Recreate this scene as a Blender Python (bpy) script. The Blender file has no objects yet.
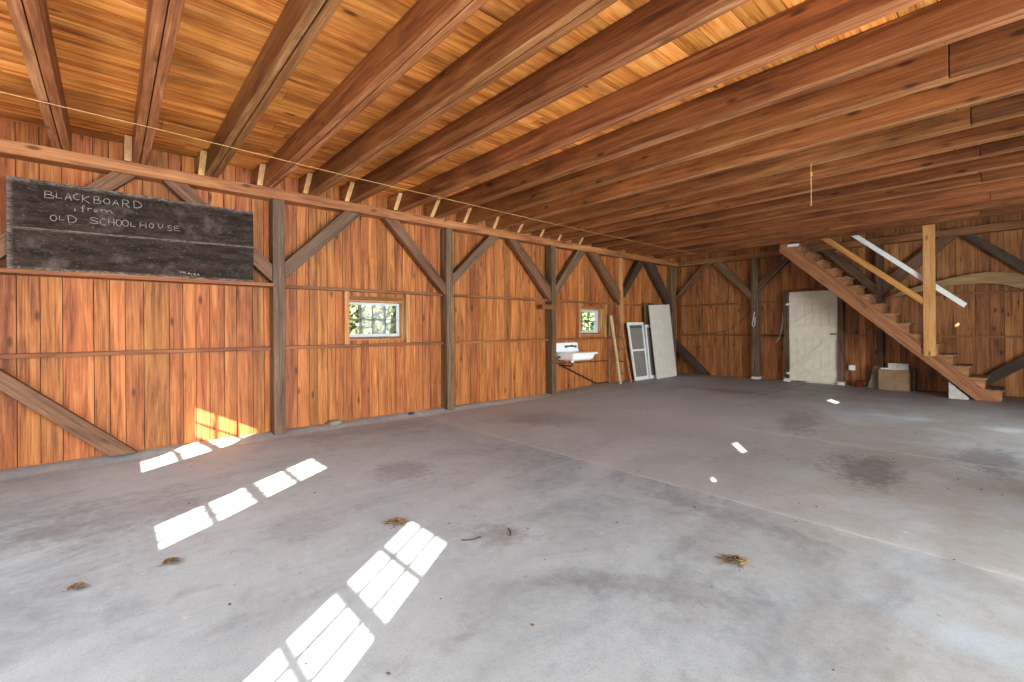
import bpy, bmesh, math, random
from mathutils import Vector, Matrix, noise
R = random.Random(11)
SC = bpy.context.scene
COL = SC.collection

# ---------------------------------------------------------------- camera, sky, sun, fill lamps, exposure
cam_d = bpy.data.cameras.new('camera')
cam = bpy.data.objects.new('camera', cam_d)
COL.objects.link(cam)
THETA = 0.8447
cam_d.sensor_fit = 'HORIZONTAL'
cam_d.sensor_width = 36.0
cam_d.lens = 452.5 / 1024 * 36
cam_d.shift_y = -12.3 / 1024
cam_d.clip_start = 0.02
cam.matrix_world = (Matrix.Translation((0, 0, 1.27)) @ Matrix.Rotation(THETA, 4, 'Z')
                    @ Matrix.Rotation(math.pi / 2, 4, 'X') @ Matrix.Rotation(-0.0071, 4, 'Z'))
SC.camera = cam

SUN_DIR = Vector((-0.588, 0.809, -0.44)).normalized()
world = bpy.data.worlds.new('sky')
SC.world = world
world.use_nodes = True
wn = world.node_tree
wn.nodes.clear()
wo = wn.nodes.new('ShaderNodeOutputWorld')
wb = wn.nodes.new('ShaderNodeBackground')
ws = wn.nodes.new('ShaderNodeTexSky')
ws.sky_type = 'NISHITA'
ws.sun_disc = False
ws.sun_elevation = math.radians(24)
ws.sun_rotation = math.radians(144)
ws.dust_density = 3.0
wb.inputs['Strength'].default_value = 0.7
wn.links.new(ws.outputs[0], wb.inputs['Color'])
wn.links.new(wb.outputs[0], wo.inputs['Surface'])

sun_d = bpy.data.lights.new('sun', 'SUN')
sun_d.energy = 24.0
sun_d.angle = math.radians(0.3)
sun_d.color = (1.0, 0.93, 0.82)
sun = bpy.data.objects.new('sun', sun_d)
COL.objects.link(sun)
sun.rotation_euler = SUN_DIR.to_track_quat('-Z', 'Y').to_euler()


def area(name, loc, direction, sx, sy, power, color):
    d = bpy.data.lights.new(name, 'AREA')
    d.shape = 'RECTANGLE'
    d.size, d.size_y = sx, sy
    d.energy = power
    d.color = color
    o = bpy.data.objects.new(name, d)
    COL.objects.link(o)
    o.location = loc
    o.rotation_euler = Vector(direction).to_track_quat('-Z', 'Y').to_euler()
    return o


# added fill lamp outside the right-hand opening, tilted up to brighten the deck
area('ground_bounce_daylight', (4.4, 1.9, 0.25), (-1, 0.0, 0.45), 4.6, 1.0, 210, (0.97, 0.97, 0.95))
# added fill lamps: one outside the right-hand openings, one inside the near wall
area('doorway_daylight', (4.6, 3.9, 1.3), (-1, 0.0, 0.0), 9.2, 2.3, 900, (0.80, 0.92, 1.0))
area('back_window_daylight', (-2.2, -1.84, 1.5), (0, 1, 0.0), 5.0, 1.2, 75, (0.82, 0.93, 1.0))

SC.view_settings.view_transform = 'Standard'
SC.view_settings.look = 'None'
SC.view_settings.gamma = 1.0
SC.view_settings.use_curve_mapping = False
SC.view_settings.exposure = 1.05
SC.cycles.max_bounces = 10
SC.cycles.diffuse_bounces = 6
SC.cycles.transparent_max_bounces = 12
SC.cycles.sample_clamp_indirect = 6.0
SC.cycles.caustics_reflective = False
SC.cycles.caustics_refractive = False


# ---------------------------------------------------------------- materials
class NT:
    def __init__(s, name):
        s.m = bpy.data.materials.new(name)
        s.m.use_nodes = True
        s.t = s.m.node_tree
        s.t.nodes.clear()
        s.out = s.t.nodes.new('ShaderNodeOutputMaterial')

    def n(s, typ, _in=None, **kw):
        nd = s.t.nodes.new('ShaderNode' + typ)
        for k, v in kw.items():
            setattr(nd, k, v)
        for k, v in (_in or {}).items():
            if isinstance(v, bpy.types.NodeSocket):
                s.t.links.new(v, nd.inputs[k])
            else:
                nd.inputs[k].default_value = v
        return nd

    def math(s, op, a, b=0.0, c=None, clamp=False):
        d = {0: a, 1: b}
        if c is not None:
            d[2] = c
        return s.n('Math', d, operation=op, use_clamp=clamp).outputs[0]

    def ramp(s, fac, stops):
        r = s.n('ValToRGB', {0: fac})
        e = r.color_ramp.elements
        while len(e) > 1:
            e.remove(e[0])
        e[0].position, e[0].color = stops[0][0], (*stops[0][1], 1)
        for p, c in stops[1:]:
            x = e.new(p)
            x.color = (*c, 1)
        return r.outputs[0]

    def smooth(s, v, a, b, lo=0.0, hi=1.0):
        return s.n('MapRange', {0: v, 1: a, 2: b, 3: lo, 4: hi}, interpolation_type='SMOOTHSTEP').outputs[0]

    def mix(s, fac, a, b, mode='MIX'):
        nd = s.n('Mix', data_type='RGBA', blend_type=mode)
        for i, v in ((0, fac), (6, a), (7, b)):
            if isinstance(v, bpy.types.NodeSocket):
                s.t.links.new(v, nd.inputs[i])
            else:
                nd.inputs[i].default_value = v if i == 0 else (*v, 1)
        return nd.outputs[2]

    def done(s, color, rough=0.6, bump=None, bs=0.2, spec=0.35, metal=0.0, dist=0.01):
        p = s.n('BsdfPrincipled', {'Base Color': color if isinstance(color, bpy.types.NodeSocket) else (*color, 1),
                                   'Roughness': rough, 'Specular IOR Level': spec, 'Metallic': metal})
        if bump is not None:
            b = s.n('Bump', {'Height': bump, 'Strength': bs, 'Distance': dist})
            s.t.links.new(b.outputs[0], p.inputs['Normal'])
        s.t.links.new(p.outputs[0], s.out.inputs['Surface'])
        return s.m


def wood(name, cols, axis='Z', rough=0.6, knot=0.6, var=0.22, hue=0.006, grain=1.0, bs=0.25, blotch=0.25, saw=0.0, spec=0.25):
    k = NT(name)
    tc = k.n('TexCoord').outputs['Object']
    rnd = k.n('NewGeometry').outputs['Random Per Island']
    orn = k.n('ObjectInfo').outputs['Random']
    r1 = k.math('ADD', k.math('MULTIPLY', rnd, 37.0), k.math('MULTIPLY', orn, 91.0))
    off = k.n('CombineXYZ', {0: r1, 1: k.math('MULTIPLY', r1, 1.7), 2: k.math('MULTIPLY', r1, 0.6)}).outputs[0]
    pos = k.n('VectorMath', {0: tc, 1: off}, operation='ADD').outputs[0]
    i = 'XYZ'.index(axis)

    def stretch(across, along):
        v = [across] * 3
        v[i] = along
        return k.n('VectorMath', {0: pos, 1: tuple(v)}, operation='MULTIPLY').outputs[0]
    a = k.n('Noise', None) if False else None
    nA = k.n('TexNoise', {'Vector': stretch(13 * grain, 0.9 * grain), 'Scale': 1.0, 'Detail': 5.0, 'Roughness': 0.6, 'Distortion': 1.1}).outputs[0]
    nB = k.n('TexNoise', {'Vector': stretch(95 * grain, 2.2 * grain), 'Scale': 1.0, 'Detail': 3.0, 'Roughness': 0.65}).outputs[0]
    nC = k.n('TexNoise', {'Vector': stretch(2.6, 1.1), 'Scale': 1.0, 'Detail': 6.0, 'Roughness': 0.65}).outputs[0]
    fac = k.math('ADD', k.math('MULTIPLY', nA, 0.62), k.math('MULTIPLY', nB, 0.38))
    fac = k.n('MapRange', {0: fac, 1: 0.36, 2: 0.64}).outputs[0]
    n = len(cols)
    col = k.ramp(fac, [(j / (n - 1), c) for j, c in enumerate(cols)])
    nD = k.n('TexNoise', {'Vector': stretch(34 * grain, 1.6 * grain), 'Scale': 1.0, 'Detail': 4.0, 'Roughness': 0.7, 'Distortion': 0.6}).outputs[0]
    col = k.mix(k.smooth(nD, 0.56, 0.74, 0.0, 0.55), col, tuple(c * 0.42 for c in cols[0]))
    # old stains and weathering with shapes of their own
    st = k.smooth(nC, 0.48, 0.70)
    col = k.mix(k.math('MULTIPLY', st, blotch), col, tuple(c * 0.35 for c in cols[0]))
    # knots
    vo = k.n('TexVoronoi', {'Vector': stretch(6.5, 2.3), 'Scale': 1.0, 'Randomness': 1.0}).outputs['Distance']
    kn = k.smooth(vo, 0.05, 0.17, 1.0, 0.0)
    col = k.mix(k.math('MULTIPLY', kn, knot), col, tuple(c * 0.28 for c in cols[0]))
    if saw > 0:
        sw = k.n('TexWave', {'Vector': pos, 'Scale': 9.0, 'Distortion': 3.0, 'Detail': 2.0}, bands_direction=axis).outputs['Fac']
        col = k.mix(k.math('MULTIPLY', k.smooth(sw, 0.78, 1.0), saw), col, tuple(min(1, c * 1.5) for c in cols[-1]))
    r2 = k.math('FRACT', k.math('MULTIPLY', k.math('ADD', rnd, orn), 7.31))
    hs = k.n('HueSaturation', {'Hue': k.n('MapRange', {0: r2, 3: 0.5 - hue, 4: 0.5 + hue}).outputs[0],
                               'Saturation': 1.0,
                               'Value': k.n('MapRange', {0: k.math('FRACT', k.math('MULTIPLY', k.math('ADD', rnd, orn), 3.77)), 3: 1 - var, 4: 1 + var}).outputs[0],
                               'Color': col}).outputs[0]
    h = k.math('ADD', nB, k.math('MULTIPLY', nA, 0.6))
    return k.done(hs, rough, h, bs, spec, dist=0.004)


def plain(name, col, rough=0.5, spec=0.4, metal=0.0, var=0.12, scale=8.0, bs=0.08, dirt=None):
    k = NT(name)
    tc = k.n('TexCoord').outputs['Object']
    nz = k.n('TexNoise', {'Vector': tc, 'Scale': scale, 'Detail': 6.0, 'Roughness': 0.65}).outputs[0]
    c = k.mix(k.smooth(nz, 0.3, 0.7), tuple(x * (1 - var) for x in col), tuple(min(1, x * (1 + var)) for x in col))
    if dirt:
        n2 = k.n('TexNoise', {'Vector': tc, 'Scale': scale * 0.6, 'Detail': 8.0, 'Roughness': 0.75}).outputs[0]
        c = k.mix(k.math('MULTIPLY', k.smooth(n2, 0.55, 0.72), 0.7), c, dirt)
    return k.done(c, rough, nz, bs, spec, metal, 0.003)


M = {}
ORG = [(0.125, 0.035, 0.009), (0.29, 0.085, 0.020), (0.42, 0.139, 0.035), (0.53, 0.205, 0.062)]
M['board'] = wood('orange_cedar_boards', ORG, 'Z', var=0.22, knot=0.75, blotch=0.35)
FAR = [(0.13, 0.045, 0.013), (0.26, 0.09, 0.026), (0.36, 0.136, 0.042), (0.45, 0.19, 0.065)]
M['board_far'] = wood('brown_cedar_boards', FAR, 'Z', var=0.25, knot=0.8, blotch=0.45)
M['deck'] = wood('golden_deck_boards', [(0.27, 0.070, 0.014), (0.62, 0.20, 0.036), (0.82, 0.32, 0.070), (0.90, 0.44, 0.13)], 'Y', var=0.3, hue=0.003, knot=0.9, blotch=0.5, grain=0.8)
M['joist'] = wood('reddish_joist_timber', [(0.075, 0.022, 0.006), (0.165, 0.050, 0.013), (0.235, 0.077, 0.020), (0.33, 0.123, 0.040)], 'X', var=0.22, hue=0.004, knot=0.8, saw=0.0, blotch=0.5)
M['joist_under'] = wood('worn_joist_underside', [(0.13, 0.044, 0.014), (0.24, 0.086, 0.028), (0.34, 0.135, 0.048), (0.50, 0.25, 0.115)], 'X', var=0.2, hue=0.006, knot=0.6, blotch=0.35)  # paler brown for the joist undersides
M['girder'] = wood('girder_timber', [(0.14, 0.046, 0.016), (0.27, 0.094, 0.032), (0.37, 0.145, 0.052), (0.46, 0.21, 0.085)], 'Y', var=0.1, knot=0.8)
M['girt_y'] = wood('girt_timber', [(0.11, 0.036, 0.012), (0.22, 0.076, 0.025), (0.32, 0.125, 0.045)], 'Y', var=0.15)
M['girt_x'] = wood('far_girt_timber', [(0.11, 0.04, 0.013), (0.20, 0.075, 0.025), (0.30, 0.12, 0.042)], 'X', var=0.15)
M['plate'] = wood('far_plate_timber', [(0.13, 0.05, 0.017), (0.26, 0.10, 0.035), (0.36, 0.155, 0.058)], 'X', var=0.12)
M['grey'] = wood('weathered_grey_timber', [(0.050, 0.026, 0.013), (0.105, 0.058, 0.030), (0.155, 0.09, 0.050), (0.24, 0.15, 0.092)], 'Z', var=0.15, hue=0.008, knot=0.5)
M['grey_x'] = wood('weathered_grey_brace', [(0.055, 0.027, 0.013), (0.11, 0.056, 0.028), (0.155, 0.085, 0.045), (0.21, 0.127, 0.073)], 'X', var=0.22, hue=0.012, knot=0.5)
M['brown_x'] = wood('brown_brace', [(0.075, 0.030, 0.014), (0.14, 0.058, 0.027), (0.19, 0.085, 0.042), (0.25, 0.125, 0.068)], 'X', var=0.15, knot=0.6)
M['dark_x'] = wood('dark_brace', [(0.035, 0.021, 0.014), (0.065, 0.038, 0.024), (0.10, 0.06, 0.038)], 'X', var=0.15)
M['light_z'] = wood('pale_pine_upright', [(0.42, 0.19, 0.055), (0.58, 0.29, 0.09), (0.70, 0.40, 0.15)], 'Z', var=0.08, knot=0.8, blotch=0.1)
M['light_x'] = wood('pale_pine_rail', [(0.36, 0.14, 0.03), (0.52, 0.23, 0.055), (0.64, 0.33, 0.10)], 'X', var=0.08, knot=0.8, blotch=0.12)
M['scab'] = wood('scab_block', [(0.18, 0.065, 0.02), (0.32, 0.125, 0.04), (0.42, 0.18, 0.065)], 'X', var=0.12)
M['endgrain'] = wood('pale_cut_end', [(0.48, 0.24, 0.085), (0.62, 0.34, 0.14), (0.72, 0.44, 0.20)], 'Z', var=0.1, knot=0.1, blotch=0.1)
M['stair'] = wood('stair_timber', [(0.16, 0.06, 0.022), (0.29, 0.115, 0.042), (0.38, 0.165, 0.066), (0.48, 0.235, 0.11)], 'X', var=0.10, knot=0.7)
M['tread'] = wood('worn_tread', [(0.13, 0.058, 0.028), (0.22, 0.105, 0.055), (0.31, 0.165, 0.095), (0.42, 0.26, 0.17)], 'Y', var=0.15, knot=0.4)
M['pale'] = wood('pale_ladder_wood', [(0.34, 0.22, 0.12), (0.52, 0.37, 0.22), (0.64, 0.49, 0.33)], 'Z', var=0.05, knot=0.2, blotch=0.3)
M['arch'] = wood('pale_arched_timber', [(0.22, 0.12, 0.048), (0.33, 0.19, 0.08), (0.42, 0.26, 0.12)], 'X', var=0.05, knot=0.5, blotch=0.4)
M['frame'] = wood('window_stud', [(0.28, 0.11, 0.035), (0.46, 0.205, 0.07), (0.58, 0.29, 0.115)], 'Z', var=0.12)
M['backing'] = plain('dark_gap_backing', (0.03, 0.012, 0.006), 0.9, 0.1)
M['white'] = plain('white_paint', (0.74, 0.72, 0.67), 0.5, 0.4, var=0.08, scale=20, dirt=(0.45, 0.40, 0.33))
M['panelpaint'] = plain('warm_white_panel_paint', (0.62, 0.55, 0.46), 0.55, 0.3, var=0.05, scale=6)
M['sashpaint'] = plain('grey_white_sash_paint', (0.5, 0.5, 0.5), 0.5, 0.4, var=0.06, scale=20)
M['cream'] = plain('cream_door_paint', (0.72, 0.64, 0.50), 0.5, 0.4, var=0.06, scale=9, dirt=(0.52, 0.44, 0.32))
M['enamel'] = plain('white_enamel', (0.82, 0.82, 0.80), 0.18, 0.6, var=0.03, scale=5, dirt=(0.55, 0.50, 0.42))
M['chrome'] = plain('dull_dark_metal', (0.09, 0.085, 0.08), 0.35, 0.5, metal=0.6)
M['iron'] = plain('rusty_iron_pipe', (0.045, 0.03, 0.022), 0.6, 0.3, metal=0.3, var=0.4, scale=20)
M['copper'] = plain('dull_copper_pipe', (0.34, 0.17, 0.085), 0.45, 0.4, metal=0.4, var=0.2)
M['wire'] = plain('grey_wire', (0.25, 0.2, 0.16), 0.6)
M['dark_wire'] = plain('dark_cable', (0.03, 0.022, 0.018), 0.6)
M['string'] = plain('tan_string', (0.50, 0.29, 0.11), 0.8, 0.1)
M['muntin'] = plain('dark_muntin_paint', (0.10, 0.12, 0.115), 0.5, 0.3)  # shade of backlighting put into the muntin colour
M['concrete'] = plain('pale_concrete', (0.50, 0.46, 0.40), 0.85, 0.2, var=0.2, scale=25, bs=0.4)
M['cardboard'] = plain('brown_board', (0.27, 0.165, 0.09), 0.8, 0.15, var=0.15, scale=6, dirt=(0.17, 0.085, 0.05))
M['greyboard'] = plain('grey_board', (0.20, 0.18, 0.145), 0.8, 0.15, var=0.2)
M['red'] = plain('dull_red_cloth', (0.16, 0.018, 0.015), 0.8, 0.1, var=0.3)
M['leaf'] = plain('dry_leaf', (0.17, 0.10, 0.055), 0.8, 0.1, var=0.5, scale=40)
M['straw'] = plain('dry_straw', (0.19, 0.125, 0.07), 0.8, 0.1, var=0.5, scale=30)
M['trunk'] = plain('tree_bark', (0.10, 0.07, 0.05), 0.9, 0.1, var=0.3)
M['foliage'] = plain('yellow_green_foliage', (0.13, 0.135, 0.065), 0.7, 0.1, var=0.5, scale=3)
M['foliage2'] = plain('green_foliage', (0.075, 0.10, 0.048), 0.7, 0.1, var=0.5, scale=3)
M['foliage3'] = plain('shaded_green_foliage', (0.075, 0.085, 0.042), 0.7, 0.1, var=0.5, scale=3)  # even green tone of the two farthest trees
M['ground'] = plain('meadow_ground', (0.10, 0.11, 0.05), 0.9, 0.1, var=0.3, scale=0.7)
M['plaster'] = plain('grey_shed_board', (0.3, 0.29, 0.27), 0.8, 0.1)  # grey used only on the added sun-blocking box
M['chalk'] = plain('white_chalk', (0.25, 0.21, 0.18), 0.9, 0.05, var=0.45, scale=160)
M['foot'] = plain('whitewashed_footing', (0.66, 0.63, 0.56), 0.8, 0.2, var=0.15, scale=30)


def mk_glass():
    k = NT('old_window_glass')
    t = k.n('BsdfTransparent', {'Color': (0.96, 0.98, 0.97, 1)})
    g = k.n('BsdfGlossy', {'Roughness': 0.05})
    mx = k.n('MixShader', {0: 0.01, 1: t.outputs[0], 2: g.outputs[0]})
    k.t.links.new(mx.outputs[0], k.out.inputs['Surface'])
    return k.m


M['glass'] = mk_glass()


def mk_mesh():
    k = NT('grey_insect_screen')
    tc = k.n('TexCoord').outputs['Object']
    nz = k.n('TexNoise', {'Vector': tc, 'Scale': 7.0, 'Detail': 4.0}).outputs[0]
    d = k.n('BsdfDiffuse', {'Color': (0.27, 0.24, 0.21, 1)})
    t = k.n('BsdfTransparent')
    mx = k.n('MixShader', {0: k.n('MapRange', {0: nz, 3: 0.5, 4: 0.85}).outputs[0], 1: t.outputs[0], 2: d.outputs[0]})
    k.t.links.new(mx.outputs[0], k.out.inputs['Surface'])
    return k.m


M['screen'] = mk_mesh()


def mk_black():
    k = NT('slate_black_paint')
    tc = k.n('TexCoord').outputs['Object']
    sv = k.n('VectorMath', {0: tc, 1: (1, 1.6, 7)}, operation='MULTIPLY').outputs[0]
    n1 = k.n('TexNoise', {'Vector': sv, 'Scale': 2.2, 'Detail': 8.0, 'Roughness': 0.7}).outputs[0]
    n2 = k.n('TexNoise', {'Vector': sv, 'Scale': 16.0, 'Detail': 6.0, 'Roughness': 0.75}).outputs[0]
    n3 = k.n('TexVoronoi', {'Vector': tc, 'Scale': 17.0}).outputs['Distance']
    c = k.mix(k.smooth(n1, 0.35, 0.7), (0.013, 0.008, 0.0055), (0.044, 0.027, 0.019))
    c = k.mix(k.math('MULTIPLY', k.smooth(n2, 0.54, 0.74), 0.6), c, (0.22, 0.165, 0.13))
    c = k.mix(k.smooth(n3, 0.03, 0.09, 0.55, 0.0), c, (0.36, 0.31, 0.27))
    # chalk dust rubbed along the upper and lower edges
    z = k.n('SeparateXYZ', {0: tc}).outputs[2]
    e = k.math('MAXIMUM', k.smooth(z, 2.585, 2.64), k.smooth(z, 1.86, 1.825))
    e = k.math('MULTIPLY', e, k.smooth(n2, 0.40, 0.62), clamp=True)
    c = k.mix(k.math('MULTIPLY', e, 0.75), c, (0.36, 0.28, 0.22))
    yy = k.n('SeparateXYZ', {0: tc}).outputs[1]
    sd = k.math('SUBTRACT', z, k.math('ADD', k.math('MULTIPLY', yy, 0.0189), 2.2003))
    seam = k.math('MULTIPLY', k.smooth(k.math('ABSOLUTE', sd), 0.003, 0.014, 1.0, 0.0), k.smooth(n2, 0.36, 0.56))
    c = k.mix(k.math('MULTIPLY', seam, 0.7), c, (0.30, 0.235, 0.19))
    end = k.math('MULTIPLY', k.smooth(yy, -0.62, -0.67), k.smooth(n2, 0.35, 0.6))
    c = k.mix(k.math('MULTIPLY', end, 0.6), c, (0.28, 0.22, 0.18))
    sm = k.n('TexNoise', {'Vector': tc, 'Scale': 3.0, 'Detail': 5.0, 'Roughness': 0.7}).outputs[0]
    c = k.mix(k.smooth(sm, 0.52, 0.72, 0.0, 0.35), c, (0.20, 0.155, 0.125))
    return k.done(c, 0.75, n2, 0.15, 0.12, dist=0.003)


M['black'] = mk_black()


def mk_floor():
    k = NT('worn_concrete_floor')
    tc = k.n('TexCoord').outputs['Object']
    s = k.n('SeparateXYZ', {0: tc})
    X, Y = s.outputs[0], s.outputs[1]

    def nz(sc, d=6.0, r=0.62, v=None, dist=0.0):
        return k.n('TexNoise', {'Vector': v or tc, 'Scale': sc, 'Detail': d, 'Roughness': r, 'Distortion': dist}).outputs[0]
    big = nz(0.45, 5, 0.6, None, 0.6)
    sx = k.n('VectorMath', {0: tc, 1: (1.0, 0.45, 1)}, operation='MULTIPLY').outputs[0]
    mid = nz(1.7, 8, 0.68, sx, 0.8)
    fine = nz(14, 8, 0.72)
    grit = nz(120, 4, 0.7)
    c = k.mix(k.smooth(mid, 0.30, 0.68), (0.195, 0.226, 0.250), (0.375, 0.425, 0.458))
    c = k.mix(k.math('MULTIPLY', k.smooth(big, 0.42, 0.62), 0.55), c, (0.44, 0.49, 0.525))
    mot = nz(5.5, 8, 0.72, None, 0.5)
    c = k.mix(k.smooth(mot, 0.50, 0.72, 0.0, 0.38), c, (0.15, 0.155, 0.165))
    c = k.mix(k.smooth(mot, 0.46, 0.28, 0.0, 0.30), c, (0.56, 0.585, 0.61))
    # brightness painted into the floor colour beyond the joint, where too little light falls
    c = k.mix(k.smooth(Y, 3.39, 3.42, 0.0, 0.38), c, (0.52, 0.515, 0.50))
    c = k.mix(k.smooth(k.math('ADD', k.math('ABSOLUTE', k.math('SUBTRACT', k.math('ADD', Y, k.math('MULTIPLY', X, -0.25)), 6.9)), k.math('MULTIPLY', mid, 2.2)), 1.4, 2.3, 0.35, 0.0), c, (0.58, 0.585, 0.585))  # paler band, more brightness put into the mid-floor colour
    # brown soaked-in dirt towards the far right slab and the middle of the floor
    bm = k.math('MULTIPLY', k.smooth(k.math('ADD', X, k.math('MULTIPLY', Y, 0.35)), -1.6, 1.2),
                k.smooth(nz(0.9, 6, 0.65, None, 0.5), 0.36, 0.60))
    c = k.mix(k.math('MULTIPLY', bm, 0.6), c, (0.30, 0.255, 0.20))
    far = k.math('MULTIPLY', k.smooth(Y, 6.3, 9.5), k.smooth(nz(1.3, 7, 0.7, sx), 0.35, 0.6))
    c = k.mix(k.math('MULTIPLY', far, 0.35), c, (0.18, 0.17, 0.155))
    # dirt swept up along the left wall
    edge = k.math('MULTIPLY', k.smooth(k.math('ADD', X, k.math('MULTIPLY', k.math('SUBTRACT', fine, 0.5), 0.3)), -5.65, -5.95), k.smooth(mid, 0.3, 0.55))
    c = k.mix(k.math('MULTIPLY', edge, 0.7), c, (0.25, 0.21, 0.17))
    # oil stains
    def blob(x, y, rx, ry, ang=0.0):
        dx, dy = k.math('SUBTRACT', X, x), k.math('SUBTRACT', Y, y)
        ca, sa = math.cos(ang), math.sin(ang)
        u = k.math('DIVIDE', k.math('ADD', k.math('MULTIPLY', dx, ca), k.math('MULTIPLY', dy, sa)), rx)
        v = k.math('DIVIDE', k.math('SUBTRACT', k.math('MULTIPLY', dy, ca), k.math('MULTIPLY', dx, sa)), ry)
        d = k.math('SQRT', k.math('ADD', k.math('MULTIPLY', u, u), k.math('MULTIPLY', v, v)))
        d = k.math('ADD', d, k.math('MULTIPLY', k.math('SUBTRACT', fine, 0.5), 1.6))
        d = k.math('ADD', d, k.math('MULTIPLY', k.math('SUBTRACT', mid, 0.5), 1.8))
        return k.smooth(d, 0.35, 1.1, 1.0, 0.0)
    for (x, y, rx, ry, an, am) in ((-0.95, 4.95, 0.34, 0.75, 0.25, 0.75), (-0.2, 6.1, 0.3, 0.7, 0.1, 0.6), (-1.9, 6.6, 0.25, 0.9, 0.2, 0.5), (-3.7, 1.95, 0.4, 0.35, 0.5, 0.45),
                                   (-2.15, 1.8, 0.25, 0.18, 0.4, 0.5), (-4.4, 4.6, 0.7, 0.5, 0.5, 0.3), (-3.6, 8.6, 0.9, 0.35, 0.0, 0.6), (-1.2, 2.0, 0.5, 0.14, 0.6, 0.3), (-1.4, 3.1, 0.9, 0.12, -0.05, 0.35),
                                   (-4.2, 0.0, 0.5, 0.6, 0.3, 0.35), (-3.1, 0.9, 0.35, 0.25, 0.3, 0.25)):
        c = k.mix(k.math('MULTIPLY', blob(x, y, rx, ry, an), am), c, (0.13, 0.115, 0.105))
    sp = k.n('TexVoronoi', {'Vector': tc, 'Scale': 5.5, 'Randomness': 1.0}).outputs['Distance']
    c = k.mix(k.math('MULTIPLY', k.smooth(sp, 0.025, 0.07, 1.0, 0.0), 0.5), c, (0.10, 0.09, 0.085))
    sp2 = k.n('TexVoronoi', {'Vector': k.n('VectorMath', {0: tc, 1: (3.3, 1.7, 0)}, operation='ADD').outputs[0], 'Scale': 3.2}).outputs['Distance']
    c = k.mix(k.math('MULTIPLY', k.smooth(sp2, 0.015, 0.06, 1.0, 0.0), 0.5), c, (0.68, 0.67, 0.65))
    # poured-slab joints
    hsum = grit
    for (val, pos, w) in ((Y, 3.40, 0.011), (Y, 5.9, 0.012), (Y, 9.4, 0.012)):
        d = k.math('ABSOLUTE', k.math('SUBTRACT', k.math('ADD', val, k.math('MULTIPLY', k.math('SUBTRACT', fine, 0.5), 0.05)), pos))
        line = k.smooth(d, w * 0.3, w * 1.5, 1.0, 0.0)
        wide = k.math('MULTIPLY', k.smooth(d, 0.0, 0.12, 1.0, 0.0), k.smooth(mid, 0.42, 0.58))
        c = k.mix(k.math('MULTIPLY', wide, 0.35), c, (0.56, 0.55, 0.54))
        c = k.mix(k.math('MULTIPLY', line, k.smooth(nz(2.3), 0.35, 0.6, 0.15, 0.75)), c, (0.64, 0.63, 0.61))
        c = k.mix(k.math('MULTIPLY', k.smooth(d, 0.0, w * 0.5, 1.0, 0.0), k.smooth(nz(3.1), 0.5, 0.6, 0.0, 0.8)), c, (0.10, 0.09, 0.085))
    d = k.math('ABSOLUTE', k.math('SUBTRACT', k.math('ADD', X, k.math('MULTIPLY', k.math('SUBTRACT', mid, 0.5), 0.15)), -3.0))
    crk = k.math('MULTIPLY', k.smooth(d, 0.005, 0.02, 1.0, 0.0), k.smooth(Y, 7.8, 8.4))
    c = k.mix(k.math('MULTIPLY', crk, 0.8), c, (0.06, 0.05, 0.045))
    c = k.mix(k.smooth(fine, 0.3, 0.75, 0.0, 0.22), c, (0.54, 0.59, 0.61))
    c = k.mix(k.smooth(grit, 0.50, 0.72, 0.0, 0.42), c, (0.15, 0.145, 0.14))
    rough = k.n('MapRange', {0: mid, 3: 0.45, 4: 0.68}).outputs[0]
    h = k.math('ADD', k.math('MULTIPLY', fine, 0.7), k.math('MULTIPLY', grit, 0.5))
    return k.done(c, rough, h, 0.25, 0.35, dist=0.006)


M['floor'] = mk_floor()


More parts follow.
